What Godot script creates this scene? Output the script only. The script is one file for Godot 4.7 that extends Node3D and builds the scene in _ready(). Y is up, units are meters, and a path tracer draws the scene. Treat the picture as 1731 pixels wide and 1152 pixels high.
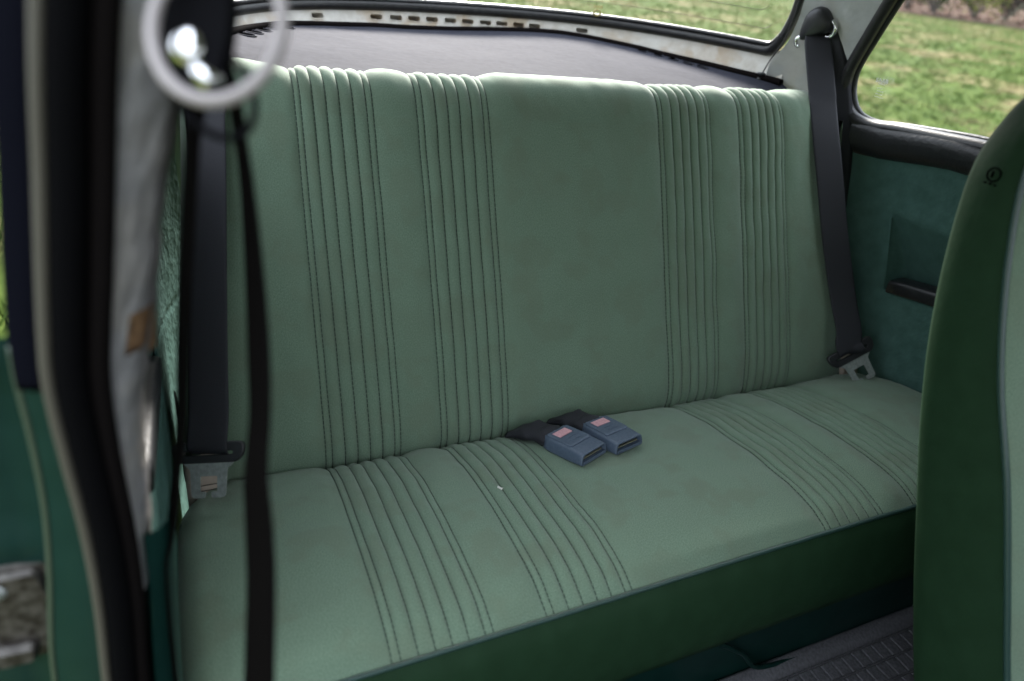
extends Node3D
# The rear bench of an old two-door car, seen from the open front door.
# x runs across the car, y up, z towards the front; the crease of the bench is at y = 0, z = 0.

const GROUND_Y := -0.47
var M := {}
var rng := RandomNumberGenerator.new()
var noise := FastNoiseLite.new()

# ---------------------------------------------------------------- helpers: naming
func numbered(called: String) -> String:
	if not has_node(NodePath(called)):
		return called
	var k := 1
	while has_node(NodePath("%s_%03d" % [called, k])):
		k += 1
	return "%s_%03d" % [called, k]

func thing(called: String, label: String, category: String, at := Vector3.ZERO, group := "") -> Node3D:
	var o := Node3D.new()
	o.name = numbered(called)
	add_child(o)
	o.position = at
	o.set_meta("label", label)
	o.set_meta("category", category)
	if group != "":
		o.set_meta("group", group)
	return o

func part(called: String, mesh: Mesh, mat: Material, parent: Node, label := "") -> MeshInstance3D:
	var o := MeshInstance3D.new()
	o.name = called
	o.mesh = mesh
	o.material_override = mat
	parent.add_child(o, true)
	if label != "":
		o.set_meta("label", label)
	# meshes are written in world coordinates; things stand at their base
	if parent is Node3D and parent != self:
		var p: Node3D = parent
		var off := Vector3.ZERO
		while p != self:
			off += p.position
			p = p.get_parent()
		o.position = -off
	return o

func structure(called: String, mesh: Mesh, mat: Material, label: String, category: String) -> MeshInstance3D:
	var o := part(called, mesh, mat, self)
	o.set_meta("kind", "structure")
	o.set_meta("label", label)
	o.set_meta("category", category)
	return o

# ---------------------------------------------------------------- helpers: shapes
func spline(pts: Array, n: int) -> Array:
	# Catmull-Rom through pts, n samples in all
	var out := []
	var last := pts.size() - 1
	for i in n:
		var t := float(i) / (n - 1) * last
		var k := mini(int(t), last - 1)
		var f := t - k
		var a = pts[maxi(k - 1, 0)]
		var b = pts[k]
		var c = pts[k + 1]
		var d = pts[mini(k + 2, last)]
		out.append(0.5 * ((2.0 * b) + (c - a) * f + (2.0 * a - 5.0 * b + 4.0 * c - d) * f * f + (3.0 * b - a - 3.0 * c + d) * f * f * f))
	return out

func add_grid(st: SurfaceTool, rows: Array, base: int, close := false) -> int:
	# rows: Array of Array of Vector3, all of one length; uv in metres along each way
	var nr := rows.size()
	var nc: int = rows[0].size()
	var v := 0.0
	for i in nr:
		if i > 0:
			v += (rows[i][nc / 2] - rows[i - 1][nc / 2]).length()
		var u := 0.0
		for j in nc:
			if j > 0:
				u += (rows[i][j] - rows[i][j - 1]).length()
			st.set_uv(Vector2(u, v))
			st.add_vertex(rows[i][j])
	for i in (nr if close else nr - 1):
		var i2 := (i + 1) % nr
		for j in nc - 1:
			var a := base + i * nc + j
			var b := base + i * nc + j + 1
			var c := base + i2 * nc + j
			var d := base + i2 * nc + j + 1
			st.add_index(a); st.add_index(b); st.add_index(c)
			st.add_index(b); st.add_index(d); st.add_index(c)
	return base + nr * nc

func grid(rows: Array, close := false) -> ArrayMesh:
	var st := SurfaceTool.new()
	st.begin(Mesh.PRIMITIVE_TRIANGLES)
	add_grid(st, rows, 0, close)
	st.generate_normals()
	return st.commit()

func slab(rows: Array, thick: float) -> ArrayMesh:
	# a sheet with real thickness: a second layer behind it and closed edges
	var nr := rows.size()
	var nc: int = rows[0].size()
	var back := []
	for i in nr:
		var r := []
		for j in nc:
			var du: Vector3 = rows[i][mini(j + 1, nc - 1)] - rows[i][maxi(j - 1, 0)]
			var dv: Vector3 = rows[mini(i + 1, nr - 1)][j] - rows[maxi(i - 1, 0)][j]
			var n := du.cross(dv).normalized()
			r.append(rows[i][j] + n * thick)
		back.append(r)
	var st := SurfaceTool.new()
	st.begin(Mesh.PRIMITIVE_TRIANGLES)
	var base := add_grid(st, rows, 0)
	var rev := []
	for r in back:
		var q: Array = r.duplicate()
		q.reverse()
		rev.append(q)
	base = add_grid(st, rev, base)
	base = add_grid(st, [back[0], rows[0]], base)
	base = add_grid(st, [rows[nr - 1], back[nr - 1]], base)
	var l0 := []
	var l1 := []
	var r0 := []
	var r1 := []
	for i in nr:
		l0.append(rows[i][0]); l1.append(back[i][0])
		r0.append(rows[i][nc - 1]); r1.append(back[i][nc - 1])
	base = add_grid(st, [l0, l1], base)
	base = add_grid(st, [r1, r0], base)
	st.generate_normals()
	return st.commit()

func loft(a: Array, b: Array, n: int, bulge := Vector3.ZERO) -> Array:
	var rows := []
	for i in n + 1:
		var t := float(i) / n
		var r := []
		for j in a.size():
			r.append(a[j].lerp(b[j], t) + bulge * (4.0 * t * (1.0 - t)))
		rows.append(r)
	return rows

func tube_rows(path: Array, radius, sides: int, squash := 1.0) -> Array:
	var rows := []
	var n := path.size()
	var nrm := Vector3.UP
	for i in n:
		var t: Vector3 = (path[mini(i + 1, n - 1)] - path[maxi(i - 1, 0)]).normalized()
		if i == 0:
			nrm = t.cross(Vector3(0.31, 0.87, 0.39)).cross(t).normalized()
		else:
			nrm = (nrm - t * nrm.dot(t)).normalized()
		var bi := t.cross(nrm)
		var r: float = radius[i] if radius is Array else radius
		var row := []
		for k in sides + 1:
			var a := TAU * k / sides
			row.append(path[i] + nrm * cos(a) * r + bi * sin(a) * r * squash)
		rows.append(row)
	return rows

func tube(path: Array, radius, sides := 10, squash := 1.0) -> ArrayMesh:
	var rows := tube_rows(path, radius, sides, squash)
	# closed ends
	var c0 := []
	var c1 := []
	for k in sides + 1:
		c0.append(path[0]); c1.append(path[path.size() - 1])
	rows.push_front(c0)
	rows.push_back(c1)
	return grid(rows)

func loop_tube(path: Array, r: float, sides := 10) -> ArrayMesh:
	# closed ring through path
	var p := path.duplicate()
	var n := p.size()
	var c := Vector3.ZERO
	for q in p:
		c += q / n
	var axis: Vector3 = (p[0] - c).cross(p[n / 4] - c).normalized()
	var rows := []
	for i in n + 1:
		var t: Vector3 = (p[(i + 1) % n] - p[(i - 1 + n) % n]).normalized()
		var bi := t.cross(axis).normalized()
		var row := []
		for k in sides + 1:
			var a := TAU * k / sides
			row.append(p[i % n] + axis * cos(a) * r + bi * sin(a) * r)
		rows.append(row)
	return grid(rows)

func ribbon(path: Array, across: Array, width: float, thick: float, ribs := 0, rib_h := 0.0) -> ArrayMesh:
	# a strap: path of its middle line, across = direction of its width at each point
	var rows := []
	var n := path.size()
	var m := 24 if ribs > 0 else 6
	for i in n:
		var t: Vector3 = (path[mini(i + 1, n - 1)] - path[maxi(i - 1, 0)]).normalized()
		var w: Vector3 = (across[i] - t * across[i].dot(t)).normalized()
		var f := w.cross(t).normalized()
		var row := []
		for k in m + 1:
			var u := float(k) / m
			var h := thick * 0.5 * pow(maxf(0.0, 1.0 - pow(absf(2.0 * u - 1.0), 14.0)), 0.5)
			if ribs > 0:
				h += rib_h * (0.5 - 0.5 * cos(TAU * ribs * u)) * (1.0 if absf(u - 0.5) < 0.38 else 0.0)
			row.append(path[i] + w * (u - 0.5) * width + f * h)
		for k in range(m, -1, -1):
			var u := float(k) / m
			var h := thick * 0.5 * pow(maxf(0.0, 1.0 - pow(absf(2.0 * u - 1.0), 14.0)), 0.5)
			row.append(path[i] + w * (u - 0.5) * width - f * h)
		rows.append(row)
	return grid(rows)

func prism(poly: PackedVector2Array, depth: float, bevel: float, xf: Transform3D) -> ArrayMesh:
	# polygon in x, y, extruded along +z of xf, with a bevelled front edge
	var n := poly.size()
	var area := 0.0
	for i in n:
		area += poly[i].cross(poly[(i + 1) % n])
	var sgn := 1.0 if area > 0.0 else -1.0
	var inner := PackedVector2Array()
	for i in n:
		var a := (poly[i] - poly[(i - 1 + n) % n]).normalized()
		var b := (poly[(i + 1) % n] - poly[i]).normalized()
		var na := Vector2(-a.y, a.x) * sgn
		var nb := Vector2(-b.y, b.x) * sgn
		var m := (na + nb)
		m = m / maxf(0.35, m.length_squared()) * 2.0 * 0.5 * 1.0
		inner.append(poly[i] + m * bevel)
	var st := SurfaceTool.new()
	st.begin(Mesh.PRIMITIVE_TRIANGLES)
	st.set_smooth_group(-1)
	var layers := [[poly, 0.0], [poly, depth - bevel], [inner, depth]]
	for l in 2:
		for i in n:
			var j := (i + 1) % n
			var a3: Vector3 = xf * Vector3(layers[l][0][i].x, layers[l][0][i].y, layers[l][1])
			var b3: Vector3 = xf * Vector3(layers[l][0][j].x, layers[l][0][j].y, layers[l][1])
			var c3: Vector3 = xf * Vector3(layers[l + 1][0][j].x, layers[l + 1][0][j].y, layers[l + 1][1])
			var d3: Vector3 = xf * Vector3(layers[l + 1][0][i].x, layers[l + 1][0][i].y, layers[l + 1][1])
			for v in ([a3, c3, b3, a3, d3, c3] if sgn > 0.0 else [a3, b3, c3, a3, c3, d3]):
				st.add_vertex(v)
	for face in [[inner, depth, false], [poly, 0.0, true]]:
		var tri := Geometry2D.triangulate_polygon(face[0])
		for k in range(0, tri.size(), 3):
			var p: Vector2 = face[0][tri[k]]
			var q: Vector2 = face[0][tri[k + 1]]
			var r: Vector2 = face[0][tri[k + 2]]
			var cw := (q - p).cross(r - p) < 0.0
			var order := [p, q, r] if cw != face[2] else [p, r, q]
			for v in order:
				st.add_vertex(xf * Vector3(v.x, v.y, face[1]))
	st.generate_normals()
	return st.commit()

func rounded(poly: Array, r: float, steps := 4) -> PackedVector2Array:
	# polygon with rounded corners; a corner may be [x, y] or [x, y, own radius]
	var out := PackedVector2Array()
	var n := poly.size()
	for i in n:
		var p := Vector2(poly[i][0], poly[i][1])
		var a := Vector2(poly[(i - 1 + n) % n][0], poly[(i - 1 + n) % n][1])
		var b := Vector2(poly[(i + 1) % n][0], poly[(i + 1) % n][1])
		var rr: float = poly[i][2] if poly[i].size() > 2 else r
		rr = minf(rr, minf((a - p).length(), (b - p).length()) * 0.48)
		if rr < 1e-5:
			out.append(p)
			continue
		var s := p + (a - p).normalized() * rr
		var e := p + (b - p).normalized() * rr
		for k in steps + 1:
			var t := float(k) / steps
			out.append(s.lerp(p, t).lerp(p.lerp(e, t), t))
	return out

func ring_prism(outer: PackedVector2Array, inner: PackedVector2Array, depth: float, xf: Transform3D) -> ArrayMesh:
	# a frame between two outlines with as many points each
	var n := outer.size()
	var st := SurfaceTool.new()
	st.begin(Mesh.PRIMITIVE_TRIANGLES)
	st.set_smooth_group(-1)
	var b := minf(depth * 0.3, 0.0012)
	var lays := [[inner, 0.0], [outer, 0.0], [outer, depth - b], [lerp_poly(outer, inner, 0.12), depth], [lerp_poly(outer, inner, 0.9), depth], [inner, depth - b], [inner, 0.0]]
	for l in lays.size() - 1:
		for i in n:
			var j := (i + 1) % n
			var q := []
			for e in [[l, i], [l, j], [l + 1, j], [l + 1, i]]:
				var p: Vector2 = lays[e[0]][0][e[1]]
				q.append(xf * Vector3(p.x, p.y, lays[e[0]][1]))
			for v in [q[0], q[2], q[1], q[0], q[3], q[2]]:
				st.add_vertex(v)
	st.generate_normals()
	return st.commit()

func cup(poly: PackedVector2Array, depth: float, xf: Transform3D) -> ArrayMesh:
	# a blind recess behind an outline: walls and a bottom
	var st := SurfaceTool.new()
	st.begin(Mesh.PRIMITIVE_TRIANGLES)
	st.set_smooth_group(-1)
	var n := poly.size()
	for i in n:
		var p := poly[i]
		var q := poly[(i + 1) % n]
		var a := xf * Vector3(p.x, p.y, 0.0005)
		var b := xf * Vector3(q.x, q.y, 0.0005)
		var c := xf * Vector3(q.x, q.y, -depth)
		var d := xf * Vector3(p.x, p.y, -depth)
		for v in [a, b, c, a, c, d]:
			st.add_vertex(v)
	var tri := Geometry2D.triangulate_polygon(poly)
	for k in tri:
		st.add_vertex(xf * Vector3(poly[k].x, poly[k].y, -depth))
	st.generate_normals()
	return st.commit()

func pierced(rows: Array, holes: Callable) -> ArrayMesh:
	# a sheet without the cells whose middle lies in a hole
	var st := SurfaceTool.new()
	st.begin(Mesh.PRIMITIVE_TRIANGLES)
	var nc: int = rows[0].size()
	for r in rows:
		for q in r:
			st.add_vertex(q)
	for i in rows.size() - 1:
		for j in nc - 1:
			if holes.call((rows[i][j] + rows[i + 1][j + 1]) * 0.5):
				continue
			var a := i * nc + j
			for q in [a, a + 1, a + nc, a + 1, a + nc + 1, a + nc]:
				st.add_index(q)
	st.generate_normals()
	return st.commit()

func lerp_poly(a: PackedVector2Array, b: PackedVector2Array, t: float) -> PackedVector2Array:
	var o := PackedVector2Array()
	for i in a.size():
		o.append(a[i].lerp(b[i], t))
	return o

func box_mesh(c: Vector3, s: Vector3, bas := Basis.IDENTITY) -> ArrayMesh:
	var st := SurfaceTool.new()
	st.begin(Mesh.PRIMITIVE_TRIANGLES)
	st.set_smooth_group(-1)
	add_box(st, c, s, bas)
	st.generate_normals()
	return st.commit()

func add_box(st: SurfaceTool, c: Vector3, s: Vector3, bas := Basis.IDENTITY) -> void:
	var h := s * 0.5
	for f in [[Vector3(1, 0, 0), Vector3(0, 1, 0), Vector3(0, 0, 1)], [Vector3(0, 1, 0), Vector3(0, 0, 1), Vector3(1, 0, 0)], [Vector3(0, 0, 1), Vector3(1, 0, 0), Vector3(0, 1, 0)]]:
		for sg in [-1.0, 1.0]:
			var n: Vector3 = f[0] * sg
			var u: Vector3 = f[1] * sg
			var v: Vector3 = f[2]
			var q := []
			for e in [[-1, -1], [1, -1], [1, 1], [-1, 1]]:
				q.append(c + bas * ((n + u * e[0] + v * e[1]) * h))
			for w in [q[0], q[2], q[1], q[0], q[3], q[2]]:
				st.add_vertex(w)

func block(c: Vector3, s: Vector3, r: float, bas := Basis.IDENTITY) -> ArrayMesh:
	# a box with rounded upper edges, along y
	var poly := rounded([[-s.x / 2, -s.z / 2], [s.x / 2, -s.z / 2], [s.x / 2, s.z / 2], [-s.x / 2, s.z / 2]], r, 3)
	var xf := Transform3D(bas * Basis(Vector3(1, 0, 0), Vector3(0, 0, -1), Vector3(0, 1, 0)), c - bas * Vector3(0, s.y / 2, 0))
	return prism(poly, s.y, minf(r, s.y * 0.4), xf)

# ---------------------------------------------------------------- helpers: materials
func srgb(r: float, g: float, b: float) -> Color:
	return Color(r, g, b).linear_to_srgb()

func speckle(size: int, freq: float, oct: int, lo: Color, hi: Color, seed_: int, contrast := 1.0, lo2 := Color(), amount2 := 0.0, stretch := 1) -> ImageTexture:
	# noise between two base colours (linear values), with patches of a third
	var f := FastNoiseLite.new()
	f.seed = seed_
	f.noise_type = FastNoiseLite.TYPE_SIMPLEX_SMOOTH
	f.frequency = freq
	f.fractal_octaves = oct
	var im := f.get_seamless_image(size, size)
	var im2: Image
	if amount2 > 0.0:
		f.seed = seed_ + 7
		f.frequency = 3.2 / size
		f.fractal_octaves = 4
		im2 = f.get_seamless_image(size, size)
	var out := Image.create(size, size, false, Image.FORMAT_RGB8)
	for y in size:
		for x in size:
			var t := clampf((im.get_pixel(x, (y * stretch) % size).r - 0.5) * contrast + 0.5, 0.0, 1.0)
			var c := lo.lerp(hi, t)
			if amount2 > 0.0:
				c = c.lerp(lo2, amount2 * smoothstep(0.52, 0.75, im2.get_pixel(x, y).r))
			out.set_pixel(x, y, c.linear_to_srgb())
	out.generate_mipmaps()
	return ImageTexture.create_from_image(out)

func bump_tex(size: int, freq: float, oct: int, seed_: int, strength: float, kind := FastNoiseLite.TYPE_SIMPLEX_SMOOTH) -> ImageTexture:
	var f := FastNoiseLite.new()
	f.seed = seed_
	f.noise_type = kind
	f.frequency = freq
	f.fractal_octaves = oct
	var im := f.get_seamless_image(size, size)
	im.convert(Image.FORMAT_RGBA8)
	im.bump_map_to_normal_map(strength)
	im.generate_mipmaps()
	return ImageTexture.create_from_image(im)

func mat(col: Color, rough: float, metal := 0.0) -> StandardMaterial3D:
	var m := StandardMaterial3D.new()
	m.albedo_color = col.linear_to_srgb()
	m.roughness = rough
	m.metallic = metal
	m.cull_mode = BaseMaterial3D.CULL_DISABLED
	return m

func tmat(tex: Texture2D, scale: float, rough: float, normal: Texture2D = null, nscale := 0.4) -> StandardMaterial3D:
	var m := StandardMaterial3D.new()
	m.albedo_texture = tex
	m.roughness = rough
	m.uv1_triplanar = true
	m.uv1_world_triplanar = true
	m.uv1_scale = Vector3.ONE * scale
	m.cull_mode = BaseMaterial3D.CULL_DISABLED
	if normal:
		m.normal_enabled = true
		m.normal_texture = normal
		m.normal_scale = nscale
	return m

func make_materials() -> void:
	var weave := bump_tex(512, 0.11, 2, 3, 5.0)
	var pile := bump_tex(1024, 0.33, 2, 4, 3.0)
	var grainy := bump_tex(512, 0.06, 3, 5, 6.0, FastNoiseLite.TYPE_CELLULAR)
	var fab := speckle(1024, 0.16, 3, Color(0.078, 0.131, 0.088), Color(0.166, 0.234, 0.168), 11, 1.7, Color(0.108, 0.132, 0.088), 0.40)
	M.fabric = tmat(fab, 3.3, 0.95, pile, 0.16)
	M.fabric.rim_enabled = true
	M.fabric.rim = 0.35
	M.fabric.rim_tint = 0.3
	M.thread = mat(Color(0.024, 0.043, 0.031), 0.8)
	M.vinyl = tmat(speckle(512, 0.02, 4, Color(0.0100, 0.0270, 0.0122), Color(0.0145, 0.0375, 0.0180), 21, 0.8), 2.5, 0.65, grainy, 0.08)
	M.vinyl.metallic_specular = 0.2
	M.piping = mat(Color(0.020, 0.048, 0.042), 0.38)
	M.trim = tmat(speckle(512, 0.02, 4, Color(0.048, 0.100, 0.088), Color(0.070, 0.134, 0.120), 31, 1.0), 2.5, 0.85, grainy, 0.25)
	M.trim.metallic_specular = 0.15
	M.black = tmat(speckle(256, 0.05, 3, Color(0.010, 0.010, 0.012), Color(0.018, 0.018, 0.021), 41), 4.0, 0.42, grainy, 0.2)
	M.rubber = tmat(speckle(256, 0.05, 3, Color(0.010, 0.010, 0.011), Color(0.024, 0.023, 0.024), 42, 1.6), 5.0, 0.38, weave, 0.12)
	M.shelf = tmat(speckle(1024, 0.03, 5, Color(0.019, 0.020, 0.028), Color(0.025, 0.026, 0.036), 43, 1.5, Color(0.030, 0.031, 0.040), 0.35), 1.7, 0.93, grainy, 0.05)
	M.shelf.metallic_specular = 0.2
	M.webbing = tmat(speckle(256, 0.2, 2, Color(0.006, 0.0062, 0.010), Color(0.013, 0.0135, 0.020), 44, 1.6), 12.0, 0.75, weave, 0.3)
	M.webbing_old = tmat(speckle(256, 0.2, 2, Color(0.0022, 0.0020, 0.0020), Color(0.0045, 0.0040, 0.0038), 45, 1.6), 12.0, 0.95, weave, 0.3)
	M.webbing_old.metallic_specular = 0.05
	M.plastic = mat(Color(0.014, 0.014, 0.017), 0.42)
	M.cream = tmat(speckle(1024, 0.012, 5, Color(0.44, 0.41, 0.36), Color(0.60, 0.58, 0.54), 46, 1.4, Color(0.36, 0.25, 0.14), 0.75), 3.0, 0.4, grainy, 0.08)
	M.grey_lining = tmat(speckle(1024, 0.012, 5, Color(0.33, 0.335, 0.335), Color(0.42, 0.425, 0.425), 47, 1.3, Color(0.40, 0.36, 0.30), 0.4), 2.0, 0.55, grainy, 0.15)
	M.headliner = tmat(speckle(256, 0.05, 3, Color(0.42, 0.41, 0.38), Color(0.52, 0.51, 0.48), 48), 3.0, 0.8, weave, 0.2)
	M.pillar_grey = tmat(speckle(1024, 0.012, 5, Color(0.17, 0.167, 0.17), Color(0.24, 0.236, 0.24), 49, 1.4, Color(0.24, 0.22, 0.19), 0.5), 4.0, 0.5, grainy, 0.2)
	M.paint = tmat(speckle(512, 0.02, 4, Color(0.004, 0.019, 0.016), Color(0.007, 0.027, 0.023), 50), 2.0, 0.42)
	M.paint.clearcoat_enabled = true
	M.paint.clearcoat = 0.05
	M.paint.metallic_specular = 0.2
	M.paint.clearcoat_roughness = 0.08
	M.edge_olive = mat(Color(0.055, 0.050, 0.038), 0.7)
	M.seal = mat(Color(0.0030, 0.0030, 0.0034), 0.9)
	M.seal.metallic_specular = 0.06
	M.seal_lip = mat(Color(0.0060, 0.0050, 0.0050), 0.9)
	M.seal_lip.metallic_specular = 0.06
	M.bracket = mat(Color(0.004, 0.004, 0.005), 0.7)
	M.bracket.metallic_specular = 0.1
	M.navy = mat(Color(0.0035, 0.0038, 0.0065), 0.9)
	M.navy.metallic_specular = 0.06
	M.worn_edge = mat(Color(0.040, 0.060, 0.040), 0.5)
	M.foam = tmat(speckle(256, 0.08, 3, Color(0.16, 0.09, 0.045), Color(0.34, 0.20, 0.10), 51, 1.6), 8.0, 0.9)
	M.plate = tmat(speckle(512, 0.03, 5, Color(0.22, 0.24, 0.235), Color(0.36, 0.385, 0.375), 52, 1.8), 10.0, 0.38)
	M.plate.metallic = 0.35
	M.plate_edge = mat(Color(0.72, 0.74, 0.74), 0.25, 0.9)
	M.chrome = mat(Color(0.80, 0.80, 0.82), 0.12, 1.0)
	M.steel_worn = tmat(speckle(256, 0.04, 4, Color(0.018, 0.014, 0.012), Color(0.085, 0.078, 0.07), 53, 1.5), 9.0, 0.45)
	M.steel_worn.metallic = 0.3
	M.buckle = tmat(speckle(512, 0.04, 5, Color(0.046, 0.068, 0.105), Color(0.074, 0.100, 0.142), 54, 1.5), 9.0, 0.5, weave, 0.08)
	M.button = tmat(speckle(256, 0.05, 3, Color(0.48, 0.24, 0.27), Color(0.62, 0.36, 0.39), 55, 1.5), 20.0, 0.5)
	M.brass = mat(Color(0.45, 0.40, 0.32), 0.35, 0.8)
	M.ring = tmat(speckle(256, 0.03, 3, Color(0.25, 0.222, 0.222), Color(0.31, 0.28, 0.28), 56), 5.0, 0.5)
	M.mat_rubber = tmat(speckle(512, 0.06, 4, Color(0.070, 0.070, 0.078), Color(0.135, 0.135, 0.148), 57, 1.5), 5.0, 0.5, grainy, 0.2)
	M.carton = tmat(speckle(256, 0.05, 3, Color(0.36, 0.29, 0.24), Color(0.44, 0.37, 0.31), 58), 8.0, 0.9)
	M.ink = mat(Color(0.09, 0.075, 0.065), 0.8)
	M.white_ink = mat(Color(0.62, 0.64, 0.64), 0.6)
	M.amber_ink = mat(Color(0.20, 0.15, 0.03), 0.7)
	M.wire = mat(Color(0.09, 0.07, 0.05), 0.6)
	M.lint = mat(Color(0.62, 0.60, 0.56), 0.9)
	var g := StandardMaterial3D.new()
	g.albedo_color = Color(0.92, 0.96, 0.94, 0.06)
	g.transparency = BaseMaterial3D.TRANSPARENCY_ALPHA
	g.roughness = 0.02
	g.metallic_specular = 0.5
	g.cull_mode = BaseMaterial3D.CULL_DISABLED
	M.glass = g
	M.soil = tmat(speckle(1024, 0.02, 5, Color(0.030, 0.050, 0.010), Color(0.058, 0.083, 0.018), 60, 1.6, Color(0.130, 0.105, 0.055), 0.85), 0.11, 0.95)
	M.blade = mat(Color(1, 1, 1), 0.8)
	M.blade.vertex_color_use_as_albedo = true
	M.blade.metallic_specular = 0.1
	M.soil.metallic_specular = 0.1
	M.leaf = mat(Color(1, 1, 1), 0.85)
	M.leaf.vertex_color_use_as_albedo = true
	M.bark = tmat(speckle(256, 0.04, 4, Color(0.05, 0.04, 0.035), Color(0.15, 0.13, 0.12), 61, 1.6), 2.0, 0.95)
	M.bed = tmat(speckle(512, 0.05, 5, Color(0.035, 0.023, 0.018), Color(0.11, 0.072, 0.055), 62, 1.7), 0.4, 0.95)
	M.bed.metallic_specular = 0.1
	M.leaf.metallic_specular = 0.1

# ---------------------------------------------------------------- the body's inner wall
func wall_x(y: float, z: float) -> float:
	return 0.622 - 0.2 * maxf(0.0, y - 0.35) - 0.73 * pow(maxf(0.0, -0.1 - z), 2.0)

func mirrored(a: Array) -> Array:
	var o := []
	for p in a:
		o.append(Vector3(-p.x, p.y, p.z))
	return o

func _ready() -> void:
	rng.seed = 2024
	noise.seed = 9
	noise.frequency = 6.0
	set_camera_and_light()
	make_materials()
	build_ground()
	build_car()
	build_shelf()
	build_backrest()
	build_cushion()
	build_front_seat()
	build_mat()
	build_rear_belts()
	build_buckles()
	build_front_belt()
	build_small_things()

# ---------------------------------------------------------------- camera, sky, sun
func set_camera_and_light() -> void:
	var cam := Camera3D.new()
	cam.name = "camera"
	cam.fov = 53.06
	cam.near = 0.02
	cam.far = 400.0
	add_child(cam)
	cam.transform = Transform3D(Basis(Vector3(0.910902, 0.113124, 0.396812), Vector3(0.106513, 0.864626, -0.490996), Vector3(-0.398637, 0.489515, 0.775540)), Vector3(-0.55557, 0.64756, 0.76229))
	var at := CameraAttributesPhysical.new()
	at.frustum_focal_length = 24.0
	at.frustum_focus_distance = 1.0
	at.exposure_aperture = 2.9
	cam.attributes = at
	cam.fov = 53.06
	var sky_mat := ProceduralSkyMaterial.new()
	sky_mat.sky_top_color = Color(0.91, 0.95, 1.0)
	sky_mat.sky_horizon_color = Color(0.58, 0.60, 0.62)
	sky_mat.sky_curve = 0.6
	sky_mat.ground_bottom_color = Color(0.20, 0.24, 0.14)
	sky_mat.ground_horizon_color = Color(0.35, 0.37, 0.30)
	sky_mat.sky_energy_multiplier = 1.0
	var sky := Sky.new()
	sky.sky_material = sky_mat
	var env := Environment.new()
	env.background_mode = Environment.BG_SKY
	env.sky = sky
	env.tonemap_mode = Environment.TONE_MAPPER_LINEAR
	env.tonemap_exposure = 5.5
	env.sdfgi_enabled = true
	env.ssao_enabled = true
	env.ssil_enabled = true
	var we := WorldEnvironment.new()
	we.name = "world_environment"
	we.environment = env
	add_child(we)
	var sun := DirectionalLight3D.new()
	sun.name = "sun"
	sun.light_energy = 1.35
	sun.light_angular_distance = 17.0
	sun.light_color = Color(1.0, 0.98, 0.95)
	sun.shadow_enabled = true
	add_child(sun)
	sun.rotation_degrees = Vector3(-28, 160, 0)

# ---------------------------------------------------------------- the lawn outside
func ground_y(x: float, z: float) -> float:
	var d := Vector2(x, z).length()
	return GROUND_Y + 0.022 * maxf(0.0, d - 8.0) + 0.03 * noise.get_noise_2d(x * 0.03, z * 0.03)

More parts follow.
